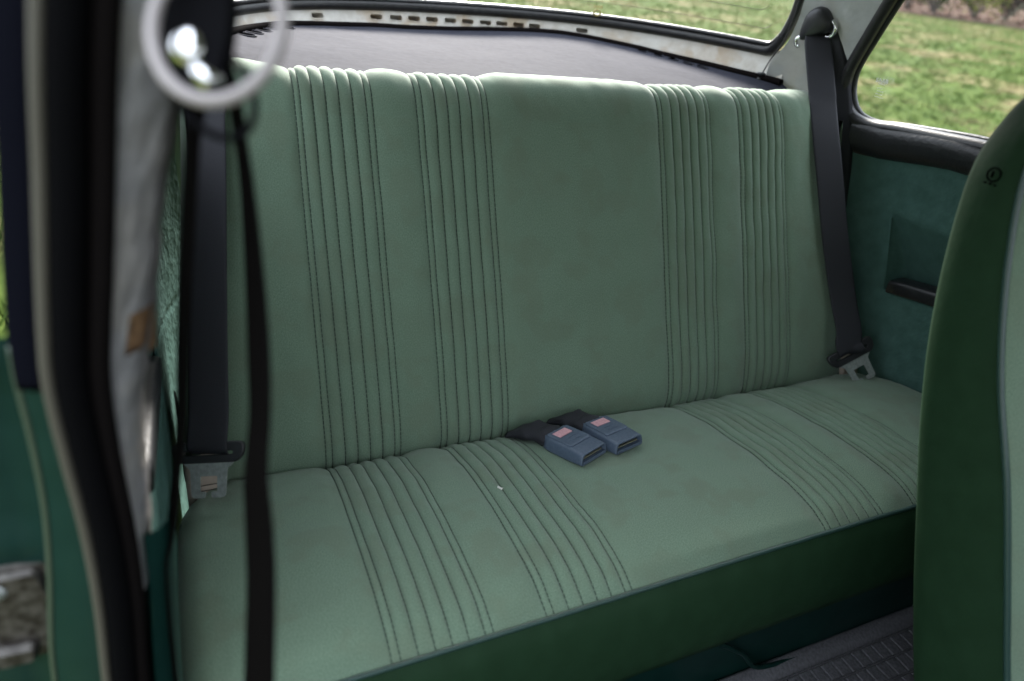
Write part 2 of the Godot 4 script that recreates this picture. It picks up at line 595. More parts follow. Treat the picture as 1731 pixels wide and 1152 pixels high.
func build_ground() -> void:
	var rows := []
	for i in 121:
		var r := []
		for j in 121:
			var u := (i - 60) / 60.0
			var v := (j - 60) / 60.0
			var x := signf(v) * (absf(v) * 12.0 + pow(absf(v), 4.0) * 138.0)
			var z := signf(u) * (absf(u) * 12.0 + pow(absf(u), 4.0) * 138.0)
			r.append(Vector3(x, ground_y(x, z), z))
		rows.append(r)
	structure("ground", grid(rows), M.soil, "mown lawn with dry straw patches around the car", "lawn")
	# grass tufts: one mass nobody could count
	var st := SurfaceTool.new()
	st.begin(Mesh.PRIMITIVE_TRIANGLES)
	for k in 9:
		var a := TAU * k / 9.0 + 0.3 * k
		var rad := 0.012 + 0.022 * ((k * 37) % 10) / 10.0
		var b := Vector3(cos(a) * rad, 0, sin(a) * rad)
		var w := Vector3(-sin(a), 0, cos(a)) * 0.004
		var h := 0.035 + 0.03 * ((k * 53) % 7) / 7.0
		var tip := b + Vector3(cos(a) * 0.025, h, sin(a) * 0.025)
		for v in [b - w, b + w, tip]:
			st.set_color(Color.WHITE)
			st.add_vertex(v)
	st.generate_normals()
	var tuft := st.commit()
	var mm := MultiMesh.new()
	mm.transform_format = MultiMesh.TRANSFORM_3D
	mm.use_colors = true
	mm.mesh = tuft
	var spots := []
	var patch := FastNoiseLite.new()
	patch.seed = 77
	patch.frequency = 0.55
	patch.fractal_octaves = 3
	for k in 90000:
		# behind and beside the car, where its windows and the open door look out
		var a := rng.randf_range(-0.25, 3.6)
		var d := 1.6 + 42.0 * pow(rng.randf(), 0.85)
		var x := cos(a) * d
		var z := -sin(a) * d
		if absf(x) < 0.85 and z > -1.9:
			continue
		spots.append(Vector3(x, ground_y(x, z), z))
	mm.instance_count = spots.size()
	for k in spots.size():
		var p: Vector3 = spots[k]
		var s := rng.randf_range(0.7, 1.5)
		mm.set_instance_transform(k, Transform3D(Basis(Vector3.UP, rng.randf() * TAU).scaled(Vector3(s * 1.3, s, s * 1.3)), p))
		var dry := smoothstep(0.02, 0.35, patch.get_noise_2d(p.x, p.z * 1.6) + rng.randf_range(-0.15, 0.15))
		var c := Color(0.048, 0.086, 0.015).lerp(Color(0.088, 0.122, 0.027), rng.randf())
		c = c.lerp(Color(0.215, 0.177, 0.095), dry * 0.75)
		mm.set_instance_color(k, c)
	var gi := MultiMeshInstance3D.new()
	gi.name = "grass"
	gi.multimesh = mm
	gi.material_override = M.blade
	add_child(gi)
	gi.set_meta("kind", "stuff")
	gi.set_meta("label", "short green and straw coloured grass blades of the lawn")
	gi.set_meta("category", "grass")
	# bed of fallen leaves and shrubs at the edge of the lawn
	var bed := []
	for i in 25:
		var r := []
		for j in 7:
			var a := lerpf(-0.35, 1.0, i / 24.0)
			var d := lerpf(44.0 + 1.6 * sin(a * 9.0), 66.0, j / 6.0)
			var x := cos(a) * d
			var z := -sin(a) * d
			r.append(Vector3(x, ground_y(x, z) + 0.02 + 1.6 * pow(j / 6.0, 1.5) + 0.12 * noise.get_noise_2d(x * 0.2, z * 0.2), z))
		bed.append(r)
	structure("leaf_bed", grid(bed), M.bed, "brown bed of soil and fallen leaves at the lawn's edge", "soil")
	var lst := SurfaceTool.new()
	lst.begin(Mesh.PRIMITIVE_TRIANGLES)
	for v in [Vector3(-0.05, 0, 0), Vector3(0, 0.015, 0.03), Vector3(0.06, 0.005, 0), Vector3(-0.05, 0, 0), Vector3(0.06, 0.005, 0), Vector3(0, 0.012, -0.03)]:
		lst.set_color(Color.WHITE)
		lst.add_vertex(v)
	lst.generate_normals()
	var leaf := lst.commit()
	var lm := MultiMesh.new()
	lm.transform_format = MultiMesh.TRANSFORM_3D
	lm.use_colors = true
	lm.mesh = leaf
	lm.instance_count = 5000
	for k in 5000:
		var a := rng.randf_range(-0.33, 0.98)
		var d := 43.5 + 14.0 * rng.randf()
		var x := cos(a) * d
		var z := -sin(a) * d
		var b := Basis(Vector3.UP, rng.randf() * TAU) * Basis(Vector3.RIGHT, rng.randf_range(-0.8, 0.8))
		lm.set_instance_transform(k, Transform3D(b.scaled(Vector3.ONE * rng.randf_range(1.6, 3.4)), Vector3(x, ground_y(x, z) + 0.05 + 1.4 * pow((d - 43.5) / 22.0, 1.5) + rng.randf() * 0.1, z)))
		lm.set_instance_color(k, Color(0.06, 0.03, 0.022).lerp(Color(0.20, 0.118, 0.088), rng.randf()))
	var li := MultiMeshInstance3D.new()
	li.name = "fallen_leaves"
	li.multimesh = lm
	li.material_override = M.leaf
	add_child(li)
	li.set_meta("kind", "stuff")
	li.set_meta("label", "fallen brown leaves strewn over the bed beyond the lawn")
	li.set_meta("category", "leaves")
	var kinds := ["reddish brown nearly leafless shrub in the leaf bed", "low olive green shrub in the leaf bed", "grey stemmed bush with sparse yellow green leaves", "dark brown dense shrub at the end of the leaf bed"]
	var k2 := 0
	for sp in [[0.672, 46.0, 0], [0.642, 45.4, 1], [0.600, 45.6, 2], [0.570, 47.0, 3]]:
		var a: float = sp[0]
		var d: float = sp[1]
		var base := Vector3(cos(a) * d, 0, -sin(a) * d)
		base.y = ground_y(base.x, base.z) + 0.1
		var t := thing("shrub", kinds[sp[2]], "shrub", base, "shrubs beyond the lawn")
		var ss := SurfaceTool.new()
		ss.begin(Mesh.PRIMITIVE_TRIANGLES)
		var stems := SurfaceTool.new()
		stems.begin(Mesh.PRIMITIVE_TRIANGLES)
		var bb := 0
		for q in 11:
			var dir := Vector3(rng.randf_range(-0.7, 0.7), 1.0, rng.randf_range(-0.7, 0.7)).normalized()
			var len := rng.randf_range(1.6, 3.6)
			var p0 := base
			var p1 := base + dir * len * 0.5 + Vector3(rng.randf_range(-0.1, 0.1), 0, rng.randf_range(-0.1, 0.1))
			var p2 := base + dir * len
			bb = add_grid(stems, tube_rows([p0, p1, p2], [0.035, 0.022, 0.008], 5), bb)
			for e in (22 if sp[2] == 0 else 70):
				var c := p0.lerp(p2, rng.randf_range(0.25, 1.05)) + Vector3(rng.randf_range(-0.7, 0.7), rng.randf_range(-0.3, 0.4), rng.randf_range(-0.7, 0.7))
				var bas := Basis(Vector3(rng.randf() - 0.5, rng.randf() - 0.5, rng.randf() - 0.5).normalized(), rng.randf() * TAU)
				var col: Color = [Color(0.16, 0.09, 0.07), Color(0.07, 0.10, 0.03), Color(0.20, 0.22, 0.05), Color(0.07, 0.05, 0.04)][sp[2]]
				col = col.lerp(col * 0.5, rng.randf())
				for v in [Vector3(-0.13, 0, 0), Vector3(0.0, 0.02, 0.08), Vector3(0.13, 0, 0), Vector3(-0.13, 0, 0), Vector3(0.13, 0, 0), Vector3(0, 0.02, -0.08)]:
					ss.set_color(col)
					ss.add_vertex(c + bas * v)
		stems.generate_normals()
		ss.generate_normals()
		part("stems", stems.commit(), M.bark, t)
		part("foliage", ss.commit(), M.leaf, t)
		k2 += 1

# ---------------------------------------------------------------- car body
func rear_plan(n: int) -> Array:
	# plan of the wraparound rear, left to right, y = 0
	var half := [Vector3(0, 0, -0.80), Vector3(0.15, 0, -0.79), Vector3(0.28, 0, -0.755), Vector3(0.38, 0, -0.69), Vector3(0.46, 0, -0.58), Vector3(0.51, 0, -0.45), Vector3(0.53, 0, -0.375), Vector3(0.537, 0, -0.34)]
	var all := []
	for k in range(half.size() - 1, 0, -1):
		all.append(Vector3(-half[k].x, 0, half[k].z))
	all.append_array(half)
	return spline(all, n)

func build_car() -> void:
	var car := thing("car_body", "green two-door car body with grey pillars and black window rubbers", "car", Vector3(0, GROUND_Y, 0))
	var pillar_l := [Vector3(0.5378, 0.4700, -0.3849), Vector3(0.5330, 0.5192, -0.3780), Vector3(0.5345, 0.5564, -0.3517), Vector3(0.5318, 0.5941, -0.3380), Vector3(0.5275, 0.6274, -0.3312), Vector3(0.5208, 0.6749, -0.3229), Vector3(0.5107, 0.7492, -0.3077), Vector3(0.5027, 0.8093, -0.2938)]
	var pillar_r := [Vector3(0.6088, 0.3801, -0.1991), Vector3(0.5942, 0.4409, -0.2146), Vector3(0.5828, 0.4874, -0.2266), Vector3(0.5744, 0.5296, -0.2264), Vector3(0.5681, 0.5771, -0.2076), Vector3(0.5581, 0.6478, -0.1773), Vector3(0.5514, 0.6908, -0.1581), Vector3(0.5359, 0.7795, -0.1164)]
	var side_seal := [Vector3(0.5361, 0.7796, -0.1063), Vector3(0.5493, 0.7072, -0.1411), Vector3(0.5582, 0.6513, -0.1692), Vector3(0.5677, 0.5863, -0.1981), Vector3(0.5742, 0.5396, -0.2166), Vector3(0.5794, 0.5098, -0.2206), Vector3(0.5853, 0.4843, -0.2159), Vector3(0.5918, 0.4623, -0.2031), Vector3(0.5969, 0.4507, -0.1825), Vector3(0.6006, 0.4478, -0.1498), Vector3(0.6012, 0.4540, -0.0941), Vector3(0.5997, 0.4613, -0.0016), Vector3(0.5988, 0.4658, 0.0659), Vector3(0.5984, 0.4679, 0.1549), Vector3(0.597, 0.470, 0.24), Vector3(0.594, 0.480, 0.268), Vector3(0.587, 0.515, 0.28), Vector3(0.56, 0.65, 0.285), Vector3(0.542, 0.745, 0.28), Vector3(0.535, 0.775, 0.25), Vector3(0.532, 0.787, 0.15), Vector3(0.533, 0.788, 0.0), Vector3(0.536, 0.785, -0.07)]
	# rear quarter linings
	for s in [1, -1]:
		var a := pillar_l.duplicate()
		var b := pillar_r.duplicate()
		if s < 0:
			a = mirrored(a); b = mirrored(b)
		var rows := loft(spline(a, 40), spline(b, 40), 14)
		for r in rows:
			for j in r.size():
				var q: Vector3 = r[j]
				r[j] = Vector3(s * (wall_x(q.y, q.z) + 0.002 * noise.get_noise_2d(q.y * 3.0, q.z * 3.0)), q.y, q.z)
		part("pillar_lining", grid(rows), M.grey_lining, car, "grey vinyl lining between the rear and side windows")
	# cream strip below the rear window with its slots
	var plan := rear_plan(601)
	var lo := []
	var hi := []
	var seal_low := []
	for i in plan.size():
		var p: Vector3 = plan[i]
		var u := absf(i / 600.0 * 2.0 - 1.0)
		lo.append(Vector3(p.x * 1.008, 0.466, p.z - 0.003))
		var ys := 0.5235 + 0.028 * p.x + 0.004 * (1.0 - pow(p.x / 0.45, 2.0)) + 0.014 * pow(maxf(0.0, u - 0.80) / 0.20, 2.0)
		hi.append(Vector3(p.x * 1.03, ys, p.z - 0.022))
		if i % 20 == 0:
			seal_low.append(Vector3(p.x * 1.03, ys, p.z - 0.024))
	var slots := []
	for fx in [-0.298, -0.17, -0.126, -0.085, -0.044, -0.001, 0.04, 0.082, 0.121, 0.161, 0.198, 0.305]:
		var want: float = 0.505 + 0.0235 * fx
		for i in 600:
			var ta: float = (want - lo[i].y) / (hi[i].y - lo[i].y)
			var pa: Vector3 = lo[i].lerp(hi[i], ta)
			var pb: Vector3 = lo[i + 1].lerp(hi[i + 1], ta)
			if pa.x <= fx and pb.x > fx:
				var along: Vector3 = (plan[i + 1] - plan[i]).normalized()
				var nn: Vector3 = along.cross(hi[i] - lo[i]).normalized()
				if nn.z < 0.0:
					nn = -nn
				slots.append(Transform3D(Basis(along, nn.cross(along).normalized(), nn), pa.lerp(pb, (fx - pa.x) / (pb.x - pa.x)) + nn * 0.0002))
	var in_slot := func(q: Vector3) -> bool:
		for xf in slots:
			var l: Vector3 = xf.affine_inverse() * q
			if absf(l.x) < 0.0145 and absf(l.y) < 0.0054 and absf(l.z) < 0.01:
				return true
		return false
	part("cream_strip", pierced(loft(lo, hi, 24), in_slot), M.cream, car, "stained cream metal strip under the rear window")
	var slot_o := rounded([[-0.0165, -0.0072], [0.0165, -0.0072], [0.0165, 0.0072], [-0.0165, 0.0072]], 0.0068, 4)
	var slot_i := rounded([[-0.0138, -0.0052], [0.0138, -0.0052], [0.0138, 0.0052], [-0.0138, 0.0052]], 0.0050, 4)
	for xf in slots:
		var slot := part("vent_slot", ring_prism(slot_o, slot_i, 0.0008, xf), M.cream, car)
		part("recess", cup(slot_i, 0.03, xf), M.cream, slot)
	# rear window: rubber, pane, heater wires
	var rise := [Vector3(0.5415, 0.540, -0.397), Vector3(0.5405, 0.562, -0.374), Vector3(0.537, 0.600, -0.354), Vector3(0.530, 0.640, -0.342), Vector3(0.522, 0.685, -0.331), Vector3(0.508, 0.76, -0.316), Vector3(0.49, 0.82, -0.32)]
	var rubber := mirrored(rise)
	rubber.reverse()
	for i in seal_low.size():
		if seal_low[i].z < -0.405:
			rubber.append(seal_low[i])
	rubber.append_array(rise)
	var win := part("rear_window", tube(spline(rubber, 150), 0.0112, 12), M.rubber, car, "black rubber round the wraparound rear window")
	var g_lo := spline(rubber, 91)
	var g_hi := []
	for i in 91:
		var u := i / 90.0 * 2.0 - 1.0
		g_hi.append(Vector3(u * 0.47, 0.82 + 0.065 * (1.0 - u * u), -0.30 - 0.05 * sqrt(maxf(0.0, 1.0 - pow(absf(u), 2.5)))))
	part("pane", grid(loft(g_lo, g_hi, 10, Vector3(0, 0.02, -0.03))), M.glass, win)
	for k in 9:
		var t := 0.10 + 0.085 * k
		var wp := []
		for i in 91:
			if g_lo[i].y < 0.560:
				wp.append(g_lo[i].lerp(g_hi[i], t) + Vector3(0, 0.02, -0.03) * (4.0 * t * (1.0 - t)) + Vector3(0, 0, 0.002))
		part("heater_wire", tube(wp, 0.0006, 4), M.wire, win)
	# inner lip of the rubber
	var lip := []
	for p in spline(rubber, 150):
		lip.append(p + Vector3(-p.x * 0.012, 0.012 if p.y < 0.56 else 0.0, 0.004))
	part("lip", tube(lip, 0.005, 8), M.black, win)
	# maker's mark on the rear pane
	var mk := g_lo[57].lerp(g_hi[57], 0.035) + Vector3(0, 0.004, 0.006) as Vector3
	mark_text("SAAB", mk + Vector3(0, 0.016, 0.004), 0.0085, Basis(Vector3(0.93, 0, 0.36), Vector3(0, 1, 0), Vector3(-0.36, 0, 0.93)), M.amber_ink, win)
	var em := []
	for k in 24:
		var a := TAU * k / 24.0
		em.append(mk + Vector3(cos(a) * 0.0075 * 0.93, sin(a) * 0.006 + 0.003, cos(a) * 0.0075 * 0.36 + 0.003))
	part("emblem", loop_tube(em, 0.0018, 6), M.amber_ink, win)
	# side windows, their rubbers and panes
	for s in [1, -1]:
		var path := spline(side_seal + [side_seal[0]], 140)
		if s < 0:
			path = mirrored(path)
		var sw := part("side_window", tube(path, 0.0115, 10), M.rubber, car, "black rubber round the rear side window")
		var path2 := []
		for p in path:
			path2.append(p + Vector3(s * 0.010, 0, 0) + (Vector3(s * 0.57, 0.62, 0.03) - p).normalized() * 0.010)
		part("lip", tube(path2, 0.006, 8), M.black, sw)
		var c := Vector3(s * 0.578, 0.63, 0.04)
		var ring := []
		var mid := []
		for p in path:
			ring.append(p + Vector3(s * 0.012, 0, 0))
			mid.append(c)
		part("pane", grid(loft(ring, mid, 6)), M.glass, sw)
		if s > 0:
			var mb := Basis(Vector3(0.12, 0, 0.99), Vector3(-0.2, 0.98, 0), Vector3(-0.98, -0.2, 0.12))
			mark_text("SAAB", Vector3(0.582, 0.5265, -0.148), 0.010, mb, M.white_ink, sw)
			var dots := SurfaceTool.new()
			dots.begin(Mesh.PRIMITIVE_TRIANGLES)
			dots.set_smooth_group(-1)
			for k in 6:
				add_box(dots, Vector3(0.583, 0.5215, -0.153 + 0.0022 * k), Vector3(0.0003, 0.0016, 0.0014))
			for k in 4:
				add_box(dots, Vector3(0.584 + 0.001 * k, 0.514 - 0.005 * k, -0.149 + 0.002 * (k % 2)), Vector3(0.0003, 0.0007, 0.012 + 0.002 * k))
			dots.generate_normals()
			part("print", dots.commit(), M.white_ink, sw)
	# padded black sill under each side window
	for s in [1, -1]:
		var top := []
		var bot := []
		for k in 12:
			var z := lerpf(-0.212, 0.30, k / 11.0)
			var yt := 0.4475 + 0.018 * smoothstep(-0.17, 0.03, z)
			var yb := yt - 0.055 + 0.008 * smoothstep(-0.15, 0.1, z)
			top.append(Vector3(s * (wall_x(yt, z) + 0.004), yt, z))
			bot.append(Vector3(s * (wall_x(yb, z) + 0.006), yb, z))
		var rows := []
		for k in 13:
			var t := k / 12.0
			var r := []
			for j in 12:
				var q: Vector3 = top[j].lerp(bot[j], t)
				var puff := 0.024 * pow(sin(PI * clampf(t * 0.93 + 0.05, 0.0, 1.0)), 0.28)
				var endr := smoothstep(0.0, 0.08, j / 11.0) * 0.6 + 0.4
				r.append(q + Vector3(-s * puff * endr, 0.0008 * noise.get_noise_1d(q.z * 2.0), 0))
			rows.append(r)
		part("padded_sill", grid(rows), M.black, car, "black padded vinyl sill below the side window")
	# green vinyl trim panels with an ashtray-like armrest pocket
	for s in [1, -1]:
		var rows := []
		for i in 141:
			var r := []
			for j in 241:
				var y := lerpf(-0.28, 0.42, i / 140.0)
				var z := lerpf(-0.34, 0.34, j / 240.0)
				var x := wall_x(y, z) - 0.002
				# pressed seam line and pocket
				x += 0.002 * exp(-pow((y - (0.176 + 0.14 * (z + 0.012))) / 0.0035, 2.0)) * (1.0 if z < -0.012 else 0.0)
				var zl := -0.012 - 0.33 * (y - 0.172)
				if y > 0.172 + 0.18 * (z + 0.012) and y < 0.312:
					var inside := smoothstep(0.0, 0.004, z - zl)
					var slope := clampf(((0.312 - 1.25 * (z - zl)) - y) / 0.14, 0.0, 1.0)
					var dep := 0.068 * clampf((0.312 - y) / 0.14, 0.0, 1.0)
					x += inside * dep * smoothstep(0.0, 0.03, 0.26 - z)
				r.append(Vector3(s * (x + 0.0012 * noise.get_noise_2d(y * 2.0, z * 2.0)), y, z))
			rows.append(r)
		var panel := part("trim_panel", grid(rows), M.trim, car, "teal green vinyl trim panel beside the rear bench")
		var z0 := -0.006
		var z1 := 0.26
		var shelf_rows := []
		for prof in [[0.640, 0.200], [0.619, 0.1975], [0.6145, 0.1955], [0.6135, 0.191], [0.6140, 0.1765], [0.6165, 0.1725], [0.640, 0.170]]:
			var r := []
			for j in 12:
				var z := lerpf(z0, z1, j / 11.0)
				r.append(Vector3(s * (prof[0] + 0.012 * (1.0 if prof[0] > 0.63 else 0.0)), prof[1] + 0.18 * (z + 0.012), z))
			shelf_rows.append(r)
		for r in shelf_rows:
			var n0: Vector3 = r[0]
			var n1: Vector3 = r[11]
			r.push_front(Vector3(s * 0.632, 0.187 + 0.18 * (n0.z + 0.012), n0.z))
			r.push_back(Vector3(s * 0.632, 0.187 + 0.18 * (n1.z + 0.012), n1.z))
		part("armrest_lip", grid(shelf_rows), M.black, panel, "black padded lip of the armrest pocket")
		# piping along the slanted edge of the pocket
		part("pocket_edge", tube([Vector3(s * 0.6195, 0.176, -0.0125), Vector3(s * 0.6195, 0.24, -0.034), Vector3(s * 0.6195, 0.303, -0.055)], 0.0022, 6), M.trim, panel)
	# outer skins, so that the walls have thickness
	for s in [1, -1]:
		var rows := []
		for i in 25:
			var r := []
			for j in 40:
				var y := lerpf(-0.30, 0.455, i / 24.0)
				var z := lerpf(-1.0, 0.352, j / 39.0)
				var bul := 0.055 + 0.035 * sin(PI * clampf((y + 0.3) / 0.8, 0.0, 1.0))
				var x := maxf(0.2, 0.622 - 0.2 * maxf(0.0, y - 0.35) - 0.30 * pow(maxf(0.0, -0.1 - z), 2.0)) + bul - 0.04 * smoothstep(0.36, 0.455, y)
				r.append(Vector3(s * x, y, z))
			rows.append(r)
		part("quarter_panel", grid(rows), M.paint, car, "glossy green outer rear quarter panel")
	# roof: headliner and outer skin
	for lay in [[0.0, M.headliner, "headliner"], [0.035, M.paint, "roof"]]:
		var rows := []
		for i in 25:
			var r := []
			for j in 31:
				var u := j / 30.0 * 2.0 - 1.0
				var v := i / 24.0
				var z := lerpf(-0.31, 1.22, v)
				var hw := 0.535
				if v < 0.15:
					z -= 0.03 * (1.0 - v / 0.15) * sqrt(maxf(0.0, 1.0 - pow(absf(u), 2.5)))
				var y := 0.795 + 0.115 * (1.0 - pow(absf(u), 2.6)) - 0.03 * pow(2.0 * v - 1.0, 2.0)
				r.append(Vector3(u * hw, y + float(lay[0]), z))
			rows.append(r)
		part(lay[2], grid(rows), lay[1], car)
	# floor, heel board, sills, bulkhead and the far door
	part("floor", block(Vector3(0, -0.305, 0.86), Vector3(1.30, 0.05, 1.14), 0.01), M.paint, car)
	var heel := []
	for prof in [[0.372, -0.07], [0.345, -0.10], [0.336, -0.14], [0.334, -0.20], [0.333, -0.25], [0.338, -0.281]]:
		var r := []
		for j in 41:
			var x := lerpf(-0.62, 0.62, j / 40.0)
			var ridge := 0.006 * smoothstep(0.26, 0.27, x) * smoothstep(-0.262, -0.25, prof[1])
			r.append(Vector3(x, prof[1], prof[0] + ridge))
		heel.append(r)
	part("heel_board", grid(heel), M.paint, car, "dark green painted heel board under the bench")
	part("cable", tube(spline([Vector3(0.02, -0.135, 0.345), Vector3(0.10, -0.20, 0.345), Vector3(0.16, -0.258, 0.347), Vector3(0.30, -0.268, 0.348), Vector3(0.55, -0.270, 0.348)], 30), 0.004, 6), M.paint, car)
	part("door_sill", block(Vector3(-0.655, -0.22, 0.88), Vector3(0.10, 0.20, 1.0), 0.02), M.paint, car)
	var door := part("far_door", block(Vector3(0.66, 0.07, 0.88), Vector3(0.08, 0.78, 1.05), 0.02), M.trim, car, "closed far front door, seen from inside")
	part("door_pane", box_mesh(Vector3(0.60, 0.62, 0.85), Vector3(0.004, 0.34, 0.9), Basis(Vector3(0, 0, 1), 0.18)), M.glass, door)
	part("far_pillar", block(Vector3(0.585, 0.62, 0.33), Vector3(0.06, 0.40, 0.07), 0.015), M.grey_lining, car)
	part("bulkhead", block(Vector3(0, 0.06, 1.50), Vector3(1.36, 0.78, 0.08), 0.03), M.black, car)
	part("dashboard", block(Vector3(0, 0.40, 1.36), Vector3(1.24, 0.16, 0.30), 0.04), M.black, car)
	for s in [1, -1]:
		part("front_pillar", tube([Vector3(s * 0.66, 0.46, 1.52), Vector3(s * 0.60, 0.65, 1.36), Vector3(s * 0.52, 0.82, 1.20)], 0.025, 8), M.grey_lining, car)
	part("windscreen", grid(loft([Vector3(-0.62, 0.46, 1.54), Vector3(0, 0.46, 1.62), Vector3(0.62, 0.46, 1.54)], [Vector3(-0.50, 0.81, 1.22), Vector3(0, 0.88, 1.24), Vector3(0.50, 0.81, 1.22)], 6)), M.glass, car)
	build_door_post(car)

func mark_text(words: String, at: Vector3, height: float, bas: Basis, m: Material, parent: Node) -> void:
	var f := SystemFont.new()
	f.font_names = PackedStringArray(["Droid Sans"])
	f.font_weight = 700
	var t := TextMesh.new()
	t.text = words
	t.font = f
	t.font_size = 32
	t.pixel_size = height / 32.0
	t.depth = 0.0003
	var o := part("lettering", t, m, parent)
	o.transform = Transform3D(bas.orthonormalized(), at - (parent as Node3D).position - (parent.get_parent() as Node3D).position)

func build_door_post(car: Node3D) -> void:
	# the post behind the open front door: painted jamb, rubber seal, torn grey lining, latch striker
	var line := [Vector3(-0.530, 0.88, 0.36), Vector3(-0.560, 0.76, 0.385), Vector3(-0.5907, 0.6107, 0.400), Vector3(-0.6039, 0.5354, 0.40), Vector3(-0.6174, 0.4551, 0.40), Vector3(-0.6216, 0.4191, 0.40), Vector3(-0.6224, 0.3746, 0.40), Vector3(-0.6225, 0.3146, 0.40), Vector3(-0.6256, 0.2516, 0.40), Vector3(-0.6328, 0.1728, 0.40), Vector3(-0.642, 0.05, 0.40), Vector3(-0.65, -0.10, 0.40), Vector3(-0.65, -0.24, 0.42)]
	var path := spline(line, 90)
	var outer := []
	var edge := []
	var inner := []
	for p in path:
		var nar := lerpf(0.5, 1.0, smoothstep(0.33, 0.50, p.y))
		outer.append(p + Vector3(-0.0045, 0, 0.0))
		inner.append(p + Vector3(0.0088 * nar, 0, -0.004))
		edge.append(p + Vector3(-0.0160, 0, -0.003))
	var seal := part("door_seal", tube(outer, 0.0078, 12), M.seal, car, "black rubber door seal on the post")
	part("seal_lip", tube(inner, 0.0058, 12), M.seal_lip, seal)
	part("seal_edging", tube(edge, 0.0033, 8), M.edge_olive, seal, "olive grey edging of the door seal")
	# jamb face: black above the waist, green below
	var jr := []
	for p in path:
		var w := 0.0145 + 0.016 * smoothstep(0.40, 0.16, p.y)
		jr.append([p + Vector3(-0.010, 0, -0.010), p + Vector3(-0.0165 - w, 0, -0.018), p + Vector3(-0.0195 - w, 0, -0.032), p + Vector3(-0.022 - w, 0, -0.060)])
	var up := []
	var down := []
	for k in jr.size():
		if path[k].y >= 0.414:
			up.append(jr[k])
		if path[k].y <= 0.432:
			down.append(jr[k])
	part("post_cover", slab(up, 0.003), M.navy, car, "black cover on the upper door post")
	part("door_jamb", grid(down), M.paint, car, "green painted door jamb")
	# the outer step of the jamb with its folded edge
	var step := []
	var fold := []
	for k in jr.size():
		var p: Vector3 = path[k]
		if p.y > 0.44 or p.y < -0.2:
			continue
		var w := 0.0145 + 0.016 * smoothstep(0.40, 0.16, p.y)
		var e := p + Vector3(-0.0195 - w, 0, -0.026)
		fold.append(e + Vector3(0.0, 0, 0.002))
		var bulge := 0.006 * exp(-pow((p.y - 0.285) / 0.014, 2.0)) + 0.010 * smoothstep(0.40, 0.43, p.y)
		step.append([e + Vector3(0, 0, -0.001), e + Vector3(-0.004, 0, -0.010), e + Vector3(-0.020, 0, -0.014 + bulge), e + Vector3(-0.045, 0, -0.016 + bulge), e + Vector3(-0.060, 0, -0.034)])
	part("outer_step", grid(step), M.paint, car)
	part("folded_edge", tube(fold, 0.0022, 6), M.worn_edge, car)
	# latch striker: a worn steel plate with two raised blocks and a screw
	var bx := Transform3D(Basis.IDENTITY, Vector3(-0.6865, 0.224, 0.352))
	var plate := part("latch_striker", prism(rounded([[-0.030, -0.045], [0.024, -0.045], [0.019, 0.045], [-0.030, 0.045]], 0.008), 0.012, 0.003, bx), M.steel_worn, car, "worn steel latch striker on the jamb")
	part("raised_block", prism(rounded([[-0.030, 0.018], [0.014, 0.014], [0.010, 0.042], [-0.030, 0.042]], 0.006), 0.018, 0.004, bx), M.steel_worn, plate)
	part("raised_block", prism(rounded([[-0.030, -0.042], [-0.004, -0.042], [-0.002, -0.026], [-0.030, -0.024]], 0.006), 0.020, 0.005, bx), M.steel_worn, plate)
	part("screw_head", tube([bx * Vector3(-0.014, 0.030, 0.015), bx * Vector3(-0.014, 0.030, 0.019)], [0.007, 0.0055], 12), M.plate, plate)
	# torn grey lining that wraps the inner side of the post
	var ledge := [Vector3(-0.512, 0.88, 0.352), Vector3(-0.541, 0.76, 0.38)]
	var rows := []
	var right_px := [[0.88, 0.052], [0.76, 0.042], [0.61, 0.0330], [0.57, 0.0290], [0.535, 0.0245], [0.50, 0.0215], [0.455, 0.0220], [0.42, 0.0195], [0.375, 0.0150], [0.33, 0.0125], [0.28, 0.0100], [0.262, 0.0090], [0.245, 0.0075]]
	var wid := Curve.new()
	var ny := 74
	for i in ny:
		var t := float(i) / (ny - 1)
		var y := lerpf(0.88, 0.247, t)
		# the seal's x at this height
		var sx := 0.0
		var sz := 0.4
		for k in path.size() - 1:
			if path[k].y >= y and path[k + 1].y < y:
				var f: float = (path[k].y - y) / (path[k].y - path[k + 1].y)
				sx = lerpf(path[k].x, path[k + 1].x, f)
				sz = lerpf(path[k].z, path[k + 1].z, f)
		if i == 0:
			sx = path[0].x; sz = path[0].z
		var w := 0.02
		for k in right_px.size() - 1:
			if y <= right_px[k][0] and y >= right_px[k + 1][0]:
				w = lerpf(right_px[k + 1][1], right_px[k][1], (y - right_px[k + 1][0]) / (right_px[k][0] - right_px[k + 1][0]))
		w += 0.0016 * noise.get_noise_1d(y * 14.0) + 0.0012 * noise.get_noise_1d(y * 47.0 + 9.0)
		var r := []
		for j in 13:
			var u := j / 12.0
			var q := Vector3(sx + lerpf(0.0065, 0.0140, smoothstep(0.33, 0.50, y)) + w * u, y, sz - 0.010 - 0.018 * u * u - 0.030 * maxf(0.0, u - 0.8))
			q.z += 0.0030 * noise.get_noise_2d(y * 6.0, u * 0.4) + 0.0014 * noise.get_noise_2d(y * 21.0, u * 0.8 + 3.0)
			r.append(q)
		rows.append(r)
	# cut the worn hole out of the sheet
	var st := SurfaceTool.new()
	st.begin(Mesh.PRIMITIVE_TRIANGLES)
	for r in rows:
		for q in r:
			st.add_vertex(q)
	for i in ny - 1:
		for j in 12:
			var y: float = rows[i][0].y
			var hole := y < 0.462 and y > 0.430 and j >= (5 if y > 0.436 else 6) and j < 11
			if hole:
				continue
			var a := i * 13 + j
			for q in [a, a + 13, a + 1, a + 1, a + 13, a + 14]:
				st.add_index(q)
	st.generate_normals()
	var lining := part("post_lining", st.commit(), M.pillar_grey, car, "torn grey vinyl lining of the door post with a worn hole")
	var fm := []
